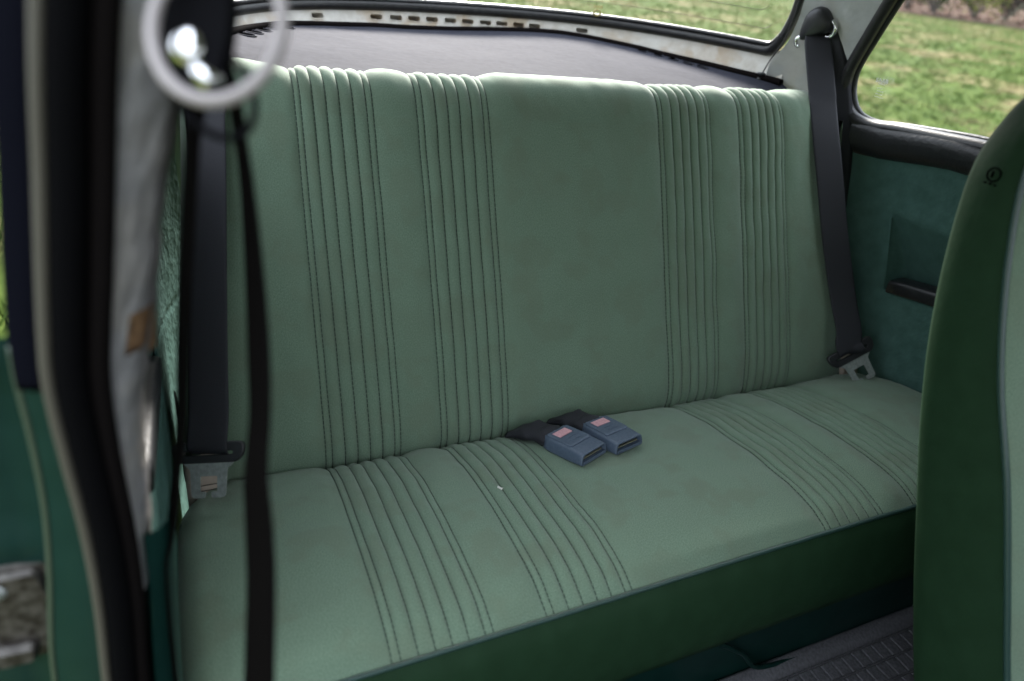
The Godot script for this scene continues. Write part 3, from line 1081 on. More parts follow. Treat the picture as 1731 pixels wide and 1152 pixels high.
	for i in 12:
		var y := lerpf(0.475, 0.418, i / 11.0)
		var sx := lerpf(-0.6145, -0.6216, clampf((0.475 - y) / 0.056, 0.0, 1.0))
		var r := []
		for j in 7:
			var u := j / 6.0
			r.append(Vector3(sx + 0.017 + 0.017 * u, y, 0.377 - 0.02 * u + 0.004 * sin(u * PI) + 0.002 * noise.get_noise_2d(y * 30.0, u * 2.0)))
		fm.append(r)
	part("foam_backing", grid(fm), M.foam, lining, "brown foam showing through the hole")
	part("torn_tip", tube([Vector3(-0.6125, 0.2445, 0.376), Vector3(-0.607, 0.252, 0.374), Vector3(-0.606, 0.262, 0.372)], [0.004, 0.0035, 0.001], 6), M.foam, lining)
	# bare green post below the torn end, and the post's body behind
	var low := []
	for k in path.size():
		var p: Vector3 = path[k]
		if p.y > 0.30:
			continue
		low.append([p + Vector3(0.013, 0, -0.010), p + Vector3(0.022, 0, -0.014), p + Vector3(0.028, 0, -0.022), p + Vector3(0.030, 0, -0.05)])
	part("lower_post", grid(low), M.paint, car, "chipped green paint of the lower post")
	var core := []
	for k in path.size():
		var p: Vector3 = path[k]
		core.append([p + Vector3(0.012, 0, -0.03), p + Vector3(-0.02, 0, -0.03), p + Vector3(-0.04, 0, -0.055), p + Vector3(-0.035, 0, -0.075), p + Vector3(0.005, 0, -0.075), p + Vector3(0.012, 0, -0.03)])
	part("post_core", grid(core), M.paint, car)

# ---------------------------------------------------------------- parcel shelf
func build_shelf() -> void:
	var t := thing("parcel_shelf", "dark grey vinyl parcel shelf behind the green backrest", "shelf", Vector3(0, 0.455, -0.5))
	var plan := rear_plan(301)
	var rim := []
	var rows := []
	for i in 81:
		var r := []
		for p in plan:
			r.append(shelf_point(p, i / 80.0))
		rows.append(r)
	for p in plan:
		rim.append(shelf_point(p, 1.0) + Vector3(-p.x * 0.005, 0.001, 0.004))
	var holes := []
	for h in [[-0.452, -0.545], [-0.437, -0.580], [-0.418, -0.615], [-0.398, -0.645], [-0.372, -0.672], [0.398, -0.640], [0.418, -0.605], [0.434, -0.570], [0.449, -0.535], [0.462, -0.500]]:
		var edge := Vector3.ZERO
		for k in 300:
			if plan[k].x <= h[0] and plan[k + 1].x > h[0]:
				edge = plan[k].lerp(plan[k + 1], (h[0] - plan[k].x) / (plan[k + 1].x - plan[k].x))
		var c := shelf_point(edge, (h[1] + 0.30) / (edge.z + 0.30))
		holes.append(Transform3D(Basis(Vector3(1, 0, 0), Vector3(0, 0, -1), Vector3(0, 1, 0)) * Basis(Vector3(0, 0, 1), -signf(h[0]) * 0.45), c))
	var in_hole := func(q: Vector3) -> bool:
		for xf in holes:
			var l: Vector3 = xf.affine_inverse() * q
			if pow(l.x / 0.0118, 2.0) + pow(l.y / 0.0232, 2.0) < 1.0:
				return true
		return false
	part("top", pierced(rows, in_hole), M.shelf, t)
	part("rim", tube(rim, 0.0068, 10), M.seal_lip, t, "black raised rim along the shelf's back edge")
	var poly := PackedVector2Array()
	var inn := PackedVector2Array()
	for k in 20:
		var a := TAU * k / 20.0
		poly.append(Vector2(cos(a) * 0.0135, sin(a) * 0.0255))
		inn.append(Vector2(cos(a) * 0.0108, sin(a) * 0.0222))
	for xf in holes:
		var v := part("vent", ring_prism(poly, inn, 0.0012, xf), M.shelf, t)
		part("recess", cup(inn, 0.04, xf), M.black, v)

func shelf_point(p: Vector3, f: float) -> Vector3:
	# from the front edge behind the backrest (f = 0) to the rim under the rear window (f = 1)
	var z := lerpf(-0.30, p.z, f)
	var y_rim := 0.4835 + 0.018 * exp(-pow((p.x - 0.24) / 0.2, 2.0))
	return Vector3(p.x, lerpf(0.468, y_rim, f) + 0.003 * sin(f * PI) + 0.0010 * noise.get_noise_2d(p.x * 0.9, z * 0.9), z)

# ---------------------------------------------------------------- upholstery
const SEAMS := [-0.43, -0.322, -0.260, -0.151]
const STEPS := [0.0, 0.5, 1.5, 2.5, 3.5, 4.5, 5.5, 6.0]

func seam_lines() -> Array:
	var out := []
	for g in [[-0.430, -0.322], [-0.260, -0.151], [0.151, 0.260], [0.322, 0.430]]:
		for s in STEPS:
			out.append(lerpf(g[0], g[1], s / 6.0))
	return out

func is_pleat(i: int) -> bool:
	return i % 8 != 7 # between line i and i + 1

func puff(x: float, x0: float, x1: float, pleat: bool, open0: bool, open1: bool) -> float:
	if pleat:
		var u := clampf((x - x0) / (x1 - x0), 0.0, 1.0)
		var a := 0.0052 if (x1 - x0) > 0.012 else 0.0022
		return a * pow(maxf(0.0, 1.0 - pow(2.0 * u - 1.0, 2.0)), 0.62)
	var d := 9.0
	if not open0:
		d = minf(d, x - x0)
	if not open1:
		d = minf(d, x1 - x)
	d = maxf(d, 0.0)
	return 0.0062 * (1.0 - exp(-d / 0.010)) + 0.0028 * (1.0 - exp(-d / 0.05))

func upholstery(root: Node3D, surf: Callable, rows_n: int, s0: float, s1: float, xl: float, xr: float, r_edge: float, stitch_s0: float, stitch_s1: float) -> void:
	# surf(x, s, height, edge) -> Vector3; one mesh for every panel and pleat between two seams
	var lines := seam_lines()
	var segs := [[xl, lines[0], false, true, false]]
	for i in lines.size() - 1:
		segs.append([lines[i], lines[i + 1], is_pleat(i), false, false])
	segs.append([lines[lines.size() - 1], xr, false, false, true])
	for sg in segs:
		var x0: float = sg[0]
		var x1: float = sg[1]
		var cols := []
		var n := 12 if sg[2] else int(clampf((x1 - x0) / 0.0035, 16, 70))
		for j in n + 1:
			var u := float(j) / n
			var x := lerpf(x0, x1, u)
			if not sg[2]:
				x = lerpf(x0, x1, u + 0.09 * sin(u * TAU) * -1.0)
			cols.append([x, puff(x, x0, x1, sg[2], sg[3], sg[4]), 0.0])
		# rounded ends
		if sg[3]:
			for k in range(1, 9):
				var a := PI * 0.5 * k / 8.0
				cols.push_front([x0 - r_edge * sin(a), cols[0][1], r_edge * (1.0 - cos(a))])
			cols.push_front([x0 - r_edge, 0.012, r_edge + 0.12])
		if sg[4]:
			for k in range(1, 9):
				var a := PI * 0.5 * k / 8.0
				cols.push_back([x1 + r_edge * sin(a), cols[cols.size() - 1][1], r_edge * (1.0 - cos(a))])
			cols.push_back([x1 + r_edge, 0.012, r_edge + 0.12])
		var rows := []
		for i in rows_n + 1:
			var s := lerpf(s0, s1, float(i) / rows_n)
			var r := []
			for c in cols:
				r.append(surf.call(c[0], s, c[1] - c[2]))
			rows.append(r)
		part("pleat" if sg[2] else "plain_panel", grid(rows), M.fabric, root)
	for x in lines:
		var st := SurfaceTool.new()
		st.begin(Mesh.PRIMITIVE_TRIANGLES)
		st.set_smooth_group(-1)
		var s := stitch_s0
		while s < stitch_s1:
			var a: Vector3 = surf.call(x, s, 0.0006)
			var b: Vector3 = surf.call(x, s + 0.0048, 0.0006)
			var dir := (b - a).normalized()
			var side := Vector3(1, 0, 0)
			add_box(st, (a + b) * 0.5, Vector3(0.0011, (b - a).length(), 0.0010), Basis(side, dir, side.cross(dir)))
			s += 0.0064
		st.generate_normals()
		part("seam", st.commit(), M.thread, root)

var back_prof := []
func back_surface(x: float, s: float, h: float) -> Vector3:
	# s runs along the profile in metres, h out of the surface
	var t := clampf(s / 0.72, 0.0, 1.0) * (back_prof.size() - 1)
	var k := mini(int(t), back_prof.size() - 2)
	var p: Vector3 = back_prof[k].lerp(back_prof[k + 1], t - k)
	var d: Vector3 = (back_prof[mini(k + 2, back_prof.size() - 1)] - back_prof[maxi(k - 1, 0)]).normalized()
	var n := Vector3(0, -d.z, d.y)
	if n.z < 0.0 and s < 0.5:
		n = -n
	# the bench narrows to the top
	var taper := 1.0 - 0.085 * smoothstep(0.05, 0.62, s) * smoothstep(0.38, 0.60, absf(x))
	var wav := 0.0034 * noise.get_noise_2d(x * 1.1, s * 1.1) + 0.0008 * noise.get_noise_2d(x * 4.0 + 5.0, s * 2.0)
	return Vector3(x * taper, p.y, p.z) + n * (h + wav)

func resample(pts: Array, n: int) -> Array:
	var fine := spline(pts, 600)
	var acc := [0.0]
	for i in range(1, fine.size()):
		acc.append(acc[i - 1] + (fine[i] - fine[i - 1]).length())
	var out := []
	var k := 0
	for i in n:
		var want: float = acc[acc.size() - 1] * i / (n - 1)
		while k < fine.size() - 2 and acc[k + 1] < want:
			k += 1
		var f: float = clampf((want - acc[k]) / maxf(1e-9, acc[k + 1] - acc[k]), 0.0, 1.0)
		out.append(fine[k].lerp(fine[k + 1], f))
	return out

func build_backrest() -> void:
	var bench := thing("rear_bench", "light green velour rear bench with pleated stripes and dark green vinyl front", "bench seat", Vector3(0, -0.10, 0.05))
	var al := deg_to_rad(23.7)
	var up := Vector3(0, cos(al), -sin(al))
	var out := Vector3(0, sin(al), cos(al))
	var pts := []
	for q in [[-0.020, -0.075], [-0.024, -0.045], [-0.018, -0.020], [-0.004, -0.004], [0.016, 0.005], [0.05, 0.009], [0.12, 0.009], [0.20, 0.007], [0.30, 0.004], [0.40, 0.001], [0.47, -0.001]]:
		pts.append(up * q[0] + out * q[1])
	for k in 9:
		var a := deg_to_rad(8.0 + 172.0 * k / 8.0)
		pts.append(up * (0.4916 + 0.052 * sin(a)) + out * (-0.055 + 0.052 * cos(a)))
	pts.append(up * 0.44 + out * -0.112)
	back_prof = resample(pts, 240)
	var total := 0.0
	for i in back_prof.size() - 1:
		total += (back_prof[i + 1] - back_prof[i]).length()
	# parametrise to 0..0.72
	var shell := []
	for i in 9:
		var f := i / 8.0
		var a := up * lerpf(-0.02, 0.50, f) + out * -0.115
		shell.append([Vector3(-0.56, a.y, a.z), Vector3(0.0, a.y, a.z), Vector3(0.545, a.y, a.z)])
	var t := part("backrest", slab(shell, 0.004), M.black, bench, "upright pleated backrest")
	upholstery(t, back_surface, 110, 0.0, 0.72, -0.575, 0.546, 0.036, 0.04, 0.66)

var cush_prof := []
func cushion_surface(x: float, s: float, h: float) -> Vector3:
	var t := clampf(s / 0.46, 0.0, 1.0) * (cush_prof.size() - 1)
	var k := mini(int(t), cush_prof.size() - 2)
	var p: Vector3 = cush_prof[k].lerp(cush_prof[k + 1], t - k)
	var d: Vector3 = (cush_prof[mini(k + 2, cush_prof.size() - 1)] - cush_prof[maxi(k - 1, 0)]).normalized()
	var n := Vector3(0, d.z, -d.y)
	var wav := 0.0030 * noise.get_noise_2d(x * 0.9 + 40.0, s * 1.2) + 0.0008 * noise.get_noise_2d(x * 5.0, s * 3.0 + 8.0)
	# creases gather at the rear corners
	var corner := smoothstep(0.46, 0.60, absf(x)) * smoothstep(0.20, 0.05, s)
	wav += corner * 0.002 * sin((absf(x) * 0.8 + s) * 190.0) * smoothstep(0.03, 0.1, s)
	# rear corners are rounded in plan; the piped edge is sewn down
	var pull := 1.0 - 0.075 * pow(clampf(1.0 - p.z / 0.09, 0.0, 1.3), 2.0) * smoothstep(0.42, 0.6, absf(x))
	var hold := smoothstep(0.46, 0.435, s) * 0.92 + 0.08
	return Vector3(x * pull, p.y + 0.006 * sin(x * 5.0 + 0.8) * smoothstep(0.1, 0.4, s) * 0.5, p.z) + n * (h * hold + wav * hold)

func build_cushion() -> void:
	var t := part("cushion", block(Vector3(0, -0.085, 0.15), Vector3(1.16, 0.02, 0.40), 0.01), M.black, get_node("rear_bench"), "pleated seat cushion")
	var pts := []
	for q in [[-0.055, -0.070], [-0.048, -0.044], [-0.028, -0.026], [-0.006, -0.016], [0.014, -0.003], [0.038, 0.011], [0.10, 0.030], [0.18, 0.044], [0.26, 0.051], [0.31, 0.049], [0.342, 0.041], [0.354, 0.035]]:
		pts.append(Vector3(0, q[1], q[0]))
	cush_prof = resample(pts, 160)
	upholstery(t, cushion_surface, 80, 0.0, 0.46, -0.588, 0.588, 0.030, 0.07, 0.455)
	# piping and vinyl front
	var pipe := []
	for i in 140:
		var x := lerpf(-0.612, 0.612, i / 139.0)
		pipe.append(cushion_surface(x, 0.46, 0.0) + Vector3(0, 0.0006 + 0.0008 * noise.get_noise_1d(x * 6.0), 0.0022))
	part("piping", tube(pipe, 0.0028, 8), M.piping, t, "glossy dark green piping along the front edge")
	var rows := []
	for q in [[0.0015, -0.001], [0.010, -0.007], [0.018, -0.020], [0.025, -0.045], [0.030, -0.080], [0.031, -0.108], [0.027, -0.126], [0.014, -0.133], [-0.04, -0.134]]:
		var r := []
		for i in 140:
			var x := lerpf(-0.612, 0.612, i / 139.0)
			var e := cushion_surface(x, 0.46, 0.0)
			var crease := 0.0016 * noise.get_noise_2d(x * 2.0, q[1] * 8.0) + 0.001 * sin(x * 160.0 + q[1] * 60.0) * smoothstep(0.30, 0.5, absf(x)) * exp(q[1] * 40.0)
			r.append(e + Vector3(0, q[1], q[0] + crease))
		rows.append(r)
	part("front_panel", grid(rows), M.vinyl, t, "dark green vinyl front of the cushion")

# ---------------------------------------------------------------- front seat at the far side
func build_front_seat() -> void:
	var t := thing("front_chair", "dark green vinyl front seat with pale fabric face, standing before the bench", "car seat", Vector3(0.38, -0.26, 0.62))
	# side outline of the backrest, from the bottom up: y, rear z, front z
	var prof := [[-0.20, 0.600, 0.735], [-0.043, 0.520, 0.660], [0.058, 0.472, 0.602], [0.16, 0.428, 0.552], [0.253, 0.389, 0.506], [0.343, 0.358, 0.456], [0.434, 0.336, 0.417], [0.515, 0.325, 0.392], [0.57, 0.330, 0.386], [0.603, 0.340, 0.386], [0.645, 0.352, 0.392], [0.685, 0.372, 0.398]]
	var rear := []
	var front := []
	for p in prof:
		rear.append(Vector3(0, p[0], p[1]))
		front.append(Vector3(0, p[0], p[2]))
	rear = spline(rear, 60)
	front = spline(front, 60)
	var rows := []
	for i in 60:
		var a: Vector3 = rear[i]
		var b: Vector3 = front[i]
		var cut := 0.10 * pow(clampf((a.y - 0.5) / 0.19, 0.0, 1.0), 2.2)
		var r := []
		# rear shell rounds into the flat side, then the seam with piping
		for q in [[0.225, -0.012], [0.06, -0.006], [0.035, 0.0], [0.016, 0.006], [0.005, 0.016], [0.0, 0.032]]:
			r.append(Vector3(0.137 + q[0] + cut, a.y, a.z + q[1]))
		for k in 6:
			var f := (k + 1) / 6.0
			var z := lerpf(a.z + 0.032, b.z, f)
			r.append(Vector3(0.137 + cut - 0.004 * sin(f * PI) + 0.0018 * noise.get_noise_2d(a.y * 1.6, z * 2.5), a.y, z))
		rows.append(r)
	part("side_panel", grid(rows), M.vinyl, t, "dark green vinyl side and back of the seat")
	var far := []
	for r in rows:
		var q := []
		for p in r:
			q.append(Vector3(0.737 - p.x, p.y, p.z))
		far.append(q)
	part("side_panel", grid(far), M.vinyl, t)
	var pipe := []
	var pipe2 := []
	var face := []
	for i in 60:
		var b: Vector3 = front[i]
		var cut := 0.10 * pow(clampf((rear[i].y - 0.5) / 0.19, 0.0, 1.0), 2.2)
		pipe.append(Vector3(0.137 + cut, b.y, b.z))
		pipe2.append(Vector3(0.600 - cut, b.y, b.z))
		var r := []
		for k in 25:
			var u := k / 24.0
			r.append(Vector3(lerpf(0.139 + cut, 0.598 - cut, u), b.y, b.z + 0.030 * pow(sin(PI * clampf(u, 0.0, 1.0)), 0.5) - 0.02 * pow(sin(PI * u), 2.0)))
		face.append(r)
	part("piping", tube(pipe, 0.0032, 8), M.piping, t)
	part("piping", tube(pipe2, 0.0032, 8), M.piping, t)
	part("face", grid(face), M.fabric, t, "pale green fabric face of the front seat")
	part("seat_cushion", block(Vector3(0.375, -0.13, 0.93), Vector3(0.48, 0.16, 0.50), 0.05), M.vinyl, t)
	for x in [0.20, 0.55]:
		part("runner", block(Vector3(x, -0.245, 0.90), Vector3(0.03, 0.07, 0.46), 0.005), M.black, t)
	# pressed emblem on the side: a ring with a bar, and small marks under it
	var c := Vector3(0.1333, 0.519, 0.366)
	var em := []
	for k in 28:
		var a := TAU * k / 28.0
		em.append(c + Vector3(0, sin(a) * 0.0062, cos(a) * 0.0062))
	var e := part("emblem", loop_tube(em, 0.0009, 6), M.seal, t, "small dark pressed ring emblem")
	part("bar", tube([c + Vector3(0, 0.003, -0.0018), c + Vector3(0, -0.003, -0.0012)], 0.0011, 6), M.seal, e)
	for k in 3:
		part("mark", tube([c + Vector3(0, -0.0088, -0.006 + 0.005 * k), c + Vector3(0, -0.0085, -0.0035 + 0.005 * k)], 0.0010, 6), M.seal, e)

# ---------------------------------------------------------------- rubber mat
func build_mat() -> void:
	var t := thing("rubber_mat", "dark grey rubber floor mat with raised rectangles in front of the bench", "floor mat", Vector3(0.33, -0.28, 0.50))
	part("sheet", block(Vector3(0.32, -0.2765, 0.54), Vector3(0.56, 0.006, 0.41), 0.003), M.mat_rubber, t)
	var rim := []
	for prof in [[0.338, -0.276], [0.339, -0.264], [0.343, -0.262], [0.360, -0.2655], [0.366, -0.2725], [0.367, -0.276]]:
		var r := []
		for j in 20:
			r.append(Vector3(lerpf(0.04, 0.60, j / 19.0), prof[1], prof[0]))
		rim.append(r)
	part("rim", grid(rim), M.mat_rubber, t)
	var tile := block(Vector3.ZERO, Vector3(0.0185, 0.0036, 0.0255), 0.0012)
	for i in 18:
		for j in 6:
			var o := part("tile", tile, M.mat_rubber, t)
			o.position += Vector3(0.092 + 0.0228 * i, -0.2722, 0.384 + 0.030 * j)
	for j in 7:
		part("ridge", block(Vector3(0.30, -0.2725, 0.3692 + 0.030 * j), Vector3(0.46, 0.0045, 0.0016), 0.0006), M.mat_rubber, t)

# ---------------------------------------------------------------- rear belts
func tongue_poly() -> PackedVector2Array:
	# metal tongue hanging down, wide shoulders, a slot open at the bottom
	return rounded([[-0.0285, 0.0], [0.0285, 0.0], [0.0285, -0.004], [0.0215, -0.009], [0.0205, -0.020], [0.0195, -0.044, 0.006], [0.0030, -0.044, 0.005], [0.0030, -0.0365, 0.002], [0.0098, -0.0365, 0.0004], [0.0098, -0.0185, 0.002], [-0.0098, -0.0185, 0.002], [-0.0098, -0.0365, 0.0004], [-0.0035, -0.0365, 0.002], [-0.0035, -0.044, 0.005], [-0.0195, -0.044, 0.006], [-0.0205, -0.020], [-0.0215, -0.009], [-0.0285, -0.004]], 0.002, 3)

func add_tongue(t: Node3D, xf: Transform3D) -> void:
	var fr_o := rounded([[-0.040, 0.006], [0.040, 0.006], [0.040, -0.002], [0.031, -0.0165], [-0.031, -0.0165], [-0.040, -0.002]], 0.0055, 4)
	fr_o = rounded([[-0.0405, 0.013], [0.0405, 0.013], [0.041, 0.0], [0.034, -0.0115], [-0.034, -0.0115], [-0.041, 0.0]], 0.006, 4)
	var fr_i := rounded([[-0.0275, 0.0020], [0.0275, 0.0020], [0.0282, 0.0], [0.0275, -0.0022], [-0.0275, -0.0022], [-0.0282, 0.0]], 0.0010, 4)
	var f := part("tongue", ring_prism(fr_o, fr_i, 0.0085, xf), M.plastic, t, "black plastic handle of the belt tongue")
	var pf := xf * Transform3D(Basis.IDENTITY, Vector3(0, -0.0085, 0.0030))
	part("plate", prism(tongue_poly(), 0.0024, 0.0005, pf), M.plate, f, "dull steel tongue plate with a slot")

func build_rear_belts() -> void:
	# near belt, hanging in front of the backrest's end
	var l := thing("rear_seat_belt", "black lap belt hanging flat against the backrest, with beige tag behind its tongue", "seat belt", Vector3(-0.575, 0.0, 0.05), "rear seat belts")
	var xa := Vector3(0.93, 0.09, 0.30).normalized()
	var ya := (Vector3(0.0, 0.80, -0.60) - xa * xa.dot(Vector3(0.0, 0.80, -0.60))).normalized()
	var lt := Transform3D(Basis(xa, ya, xa.cross(ya)), Vector3(-0.5734, 0.0955, 0.0575))
	var pts := spline([Vector3(-0.5440, 0.600, -0.275), Vector3(-0.5315, 0.4620, -0.1900), Vector3(-0.5355, 0.4322, -0.1650), Vector3(-0.5420, 0.3728, -0.1200), Vector3(-0.5528, 0.2790, -0.0700), Vector3(-0.5635, 0.1903, -0.0100), Vector3(-0.5700, 0.1380, 0.0360), lt * Vector3(0.0, 0.018, 0.0105), lt * Vector3(0.0, 0.005, 0.0105), lt * Vector3(0.0, -0.0005, 0.004)], 60)
	var acr := []
	for p in pts:
		acr.append(Vector3(0.94, 0.02, 0.34))
	part("webbing", ribbon(pts, acr, 0.046, 0.0022, 5, 0.0018), M.webbing, l)
	add_tongue(l, lt)
	var tag_rows := []
	for i in 7:
		var r := []
		for j in 7:
			r.append(Vector3(lerpf(-0.606, -0.562, j / 6.0), lerpf(0.065, -0.022, i / 6.0), lerpf(0.018, 0.050, i / 6.0) + 0.003 * sin(j * 0.9)))
		tag_rows.append(r)
	var tag := part("label_tag", slab(tag_rows, 0.0008), M.carton, l, "beige printed cloth tag")
	for k in 5:
		var f := 0.42 + 0.075 * k
		part("print_line", box_mesh(Vector3(-0.580, lerpf(0.065, -0.022, f), lerpf(0.018, 0.050, f) + 0.0045), Vector3(0.020 if k < 4 else 0.018, 0.0012 if k < 4 else 0.0030, 0.0004)), M.ink, tag)
	anchor(l, -1)
	# far belt
	var r2 := thing("rear_seat_belt", "black belt running from the grey pillar down to a tilted tongue by the trim panel", "seat belt", Vector3(0.57, 0.0, 0.02), "rear seat belts")
	var xb := Vector3(0.852, 0.506, 0.119).normalized()
	var yb := Vector3(-0.334, 0.708, -0.619)
	yb = (yb - xb * xb.dot(yb)).normalized()
	var rt := Transform3D(Basis(xb, yb, xb.cross(yb)), Vector3(0.5385, 0.0680, 0.0275))
	var rp := spline([Vector3(0.5430, 0.590, -0.2885), Vector3(0.5330, 0.5690, -0.2720), Vector3(0.5234, 0.5251, -0.2380), Vector3(0.5090, 0.4710, -0.1920), Vector3(0.5020, 0.4260, -0.1590), Vector3(0.5059, 0.3594, -0.1230), Vector3(0.5162, 0.2620, -0.0760), Vector3(0.5335, 0.1615, -0.0280), Vector3(0.5345, 0.1080, 0.0100), rt * Vector3(0.0, 0.018, 0.0105), rt * Vector3(0.0, 0.005, 0.0105), rt * Vector3(0.0, -0.0005, 0.004)], 70)
	var ra := []
	for i in rp.size():
		var f := i / 69.0
		ra.append(Vector3(0.80, 0.10 + 0.12 * (1.0 - f), 0.55).normalized() if f < 0.25 else Vector3(lerpf(0.80, 0.88, f), 0.08, 0.46))
	part("webbing", ribbon(rp, ra, 0.0475, 0.0022, 5, 0.0018), M.webbing, r2)
	# the strand that runs back down to the reel behind the sill
	var bp := spline([Vector3(0.548, 0.585, -0.270), Vector3(0.566, 0.50, -0.225), Vector3(0.583, 0.40, -0.190), Vector3(0.590, 0.30, -0.165), Vector3(0.600, 0.12, -0.13)], 30)
	var ba := []
	for p in bp:
		ba.append(Vector3(0.55, 0.05, 0.83))
	part("webbing", ribbon(bp, ba, 0.046, 0.0022), M.webbing, r2)
	add_tongue(r2, rt * Transform3D(Basis.IDENTITY.scaled(Vector3(1.12, 1.12, 1.0)), Vector3.ZERO))
	var tr := []
	for i in 5:
		var r := []
		for j in 5:
			r.append(Vector3(lerpf(0.560, 0.606, j / 4.0), lerpf(0.05, -0.02, i / 4.0), lerpf(-0.010, 0.02, i / 4.0) + 0.003 * sin(j * 1.9)))
		tr.append(r)
	part("label_tag", slab(tr, 0.0008), M.carton, r2, "crumpled brownish cloth tag")
	anchor(r2, 1)

func anchor(t: Node3D, s: int) -> void:
	# black cover over the belt's upper fixing, with the ends of a chromed loop
	var c := Vector3(s * 0.5445, 0.600, -0.2935)
	var nx := Vector3(-s * 0.90, -0.10, 0.43).normalized()
	var yy := (Vector3(0, 1, 0) - nx * nx.y).normalized()
	var xx := yy.cross(nx).normalized()
	var xf := Transform3D(Basis(xx, yy, nx), c)
	var out := [[-0.029, -0.004], [-0.020, -0.030], [0.024, -0.010], [0.028, 0.010], [0.010, 0.029], [-0.008, 0.031], [-0.024, 0.020]]
	if s > 0:
		out = [[-0.026, -0.034], [0.027, -0.010], [0.029, 0.008], [0.012, 0.028], [-0.006, 0.031], [-0.024, 0.018], [-0.029, -0.012]]
	var poly := rounded(out, 0.012, 5)
	var rows := []
	for q in [[1.0, 0.0], [1.0, 0.010], [0.96, 0.016], [0.84, 0.021], [0.6, 0.0245], [0.3, 0.026], [0.0, 0.0265]]:
		var r := []
		for i in poly.size() + 1:
			var p: Vector2 = poly[i % poly.size()]
			r.append(xf * Vector3(p.x * q[0], p.y * q[0], q[1]))
		rows.append(r)
	var cov := part("anchor_cover", grid(rows), M.plastic, t, "rounded black plastic cover of the belt fixing")
	var loop := []
	for k in 13:
		var a := lerpf(-1.9, 1.9, k / 12.0)
		loop.append(xf * Vector3(0.024 + 0.011 * cos(a), -0.005 + 0.013 * sin(a), 0.010 + 0.003 * cos(a)))
	part("chrome_loop", tube(spline(loop, 30), 0.0042, 10), M.chrome, cov)
	var loop2 := []
	for k in 13:
		var a := lerpf(1.2, 5.0, k / 12.0)
		loop2.append(xf * Vector3(-0.026 + 0.0065 * cos(a), -0.034 + 0.008 * sin(a), 0.010))
	part("chrome_loop", tube(spline(loop2, 30), 0.0034, 10), M.chrome, cov)

# ---------------------------------------------------------------- buckles
func build_buckles() -> void:
	for b in [[Vector3(-0.1040, 0.0535, 0.117), 0.36, 0.055, "slate blue belt buckle with pink button, on the side of the beige-tagged belt"], [Vector3(-0.0385, 0.0535, 0.110), 0.24, 0.055, "slate blue belt buckle with pink button, on the side of the front chair"]]:
		var at: Vector3 = b[0]
		var t := thing("belt_buckle", b[3], "belt buckle", at - Vector3(0, 0.012, 0), "belt buckles on the bench")
		var bas := Basis(Vector3.UP, b[1]) * Basis(Vector3.RIGHT, -0.20)
		var xf := Transform3D(bas, at)
		var w: float = b[2]
		# cross sections from the back (z = -0.040) to the mouth (z = 0.038)
		var rows := []
		for q in [[-0.0385, 0.72, 0.40], [-0.0400, 0.80, 0.70], [-0.0370, 0.90, 0.95], [-0.026, 0.97, 1.02], [0.0, 1.0, 1.0], [0.020, 1.0, 0.94], [0.034, 0.99, 0.84], [0.0375, 0.98, 0.82], [0.0375, 0.90, 0.62], [0.024, 0.90, 0.60]]:
			var hw: float = w * 0.5 * q[1]
			var hh: float = 0.0108 * q[2]
			var r := []
			var sec := rounded([[-hw, -hh * 0.95], [hw, -hh * 0.95], [hw, -hh * 0.15], [hw * 0.90, hh], [-hw * 0.90, hh], [-hw, -hh * 0.15]], 0.0045, 4)
			for i in sec.size() + 1:
				var p: Vector2 = sec[i % sec.size()]
				r.append(xf * Vector3(p.x, p.y, q[0]))
			rows.append(r)
		var h := part("housing", grid(rows), M.buckle, t)
		var inner := box_mesh(xf * Vector3(0, 0, 0.0245), Vector3(w * 0.86, 0.0110, 0.001), bas)
		part("mouth", inner, M.buckle, h)
		part("blade", box_mesh(xf * Vector3(-0.002, 0.0010, 0.0335), Vector3(w * 0.74, 0.0012, 0.004), bas), M.brass, h, "thin brass coloured strip in the mouth")
		part("floor_lip", box_mesh(xf * Vector3(0, -0.0045, 0.031), Vector3(w * 0.84, 0.0022, 0.013), bas), M.buckle, h)
		# raised plateau with the button window
		var po := rounded([[-w * 0.40, -0.033], [w * 0.40, -0.033], [w * 0.40, 0.014], [-w * 0.40, 0.014]], 0.004, 4)
		var pi_ := rounded([[-w * 0.25, -0.0295], [w * 0.25, -0.0295], [w * 0.25, -0.0135], [-w * 0.25, -0.0135]], 0.0012, 4)
		var pf := Transform3D(bas * Basis(Vector3(-1, 0, 0), Vector3(0, 0, 1), Vector3(0, 1, 0)), xf * Vector3(0, 0.0096, 0))
		part("plateau", ring_prism(po, pi_, 0.0030, pf), M.buckle, h)
		part("button", block(xf * Vector3(0, 0.0115, -0.0220), Vector3(w * 0.49, 0.0014, 0.0150), 0.0006, bas), M.button, t, "faded pink release button")
		for k in 2:
			part("rib", block(xf * Vector3(0, 0.0128, -0.004 + 0.008 * k), Vector3(w * 0.34, 0.0012, 0.0012), 0.0004, bas), M.buckle, h)
		# black cloth sleeve round the stalk, pinched at the bench's crease
		var sl := []
		for q in [[-0.034, 0.40, 0.0105, 0.0], [-0.044, 0.43, 0.0120, 0.0015], [-0.056, 0.40, 0.0085, 0.0], [-0.068, 0.46, 0.0080, -0.003], [-0.078, 0.44, 0.0120, -0.004], [-0.094, 0.42, 0.0075, -0.010], [-0.115, 0.40, 0.006, -0.020]]:
			var r := []
			for k in 25:
				var a := TAU * k / 24.0
				var sq := pow(absf(cos(a)), 0.55) * signf(cos(a))
				var cr := 1.0 + 0.16 * sin(a * 5.0 + q[0] * 300.0)
				r.append(xf * Vector3(sq * w * float(q[1]) - 0.004, sin(a) * float(q[2]) * cr + float(q[3]), q[0]))
			sl.append(r)
		part("sleeve", grid(sl), M.webbing, t, "crumpled black cloth sleeve of the stalk")

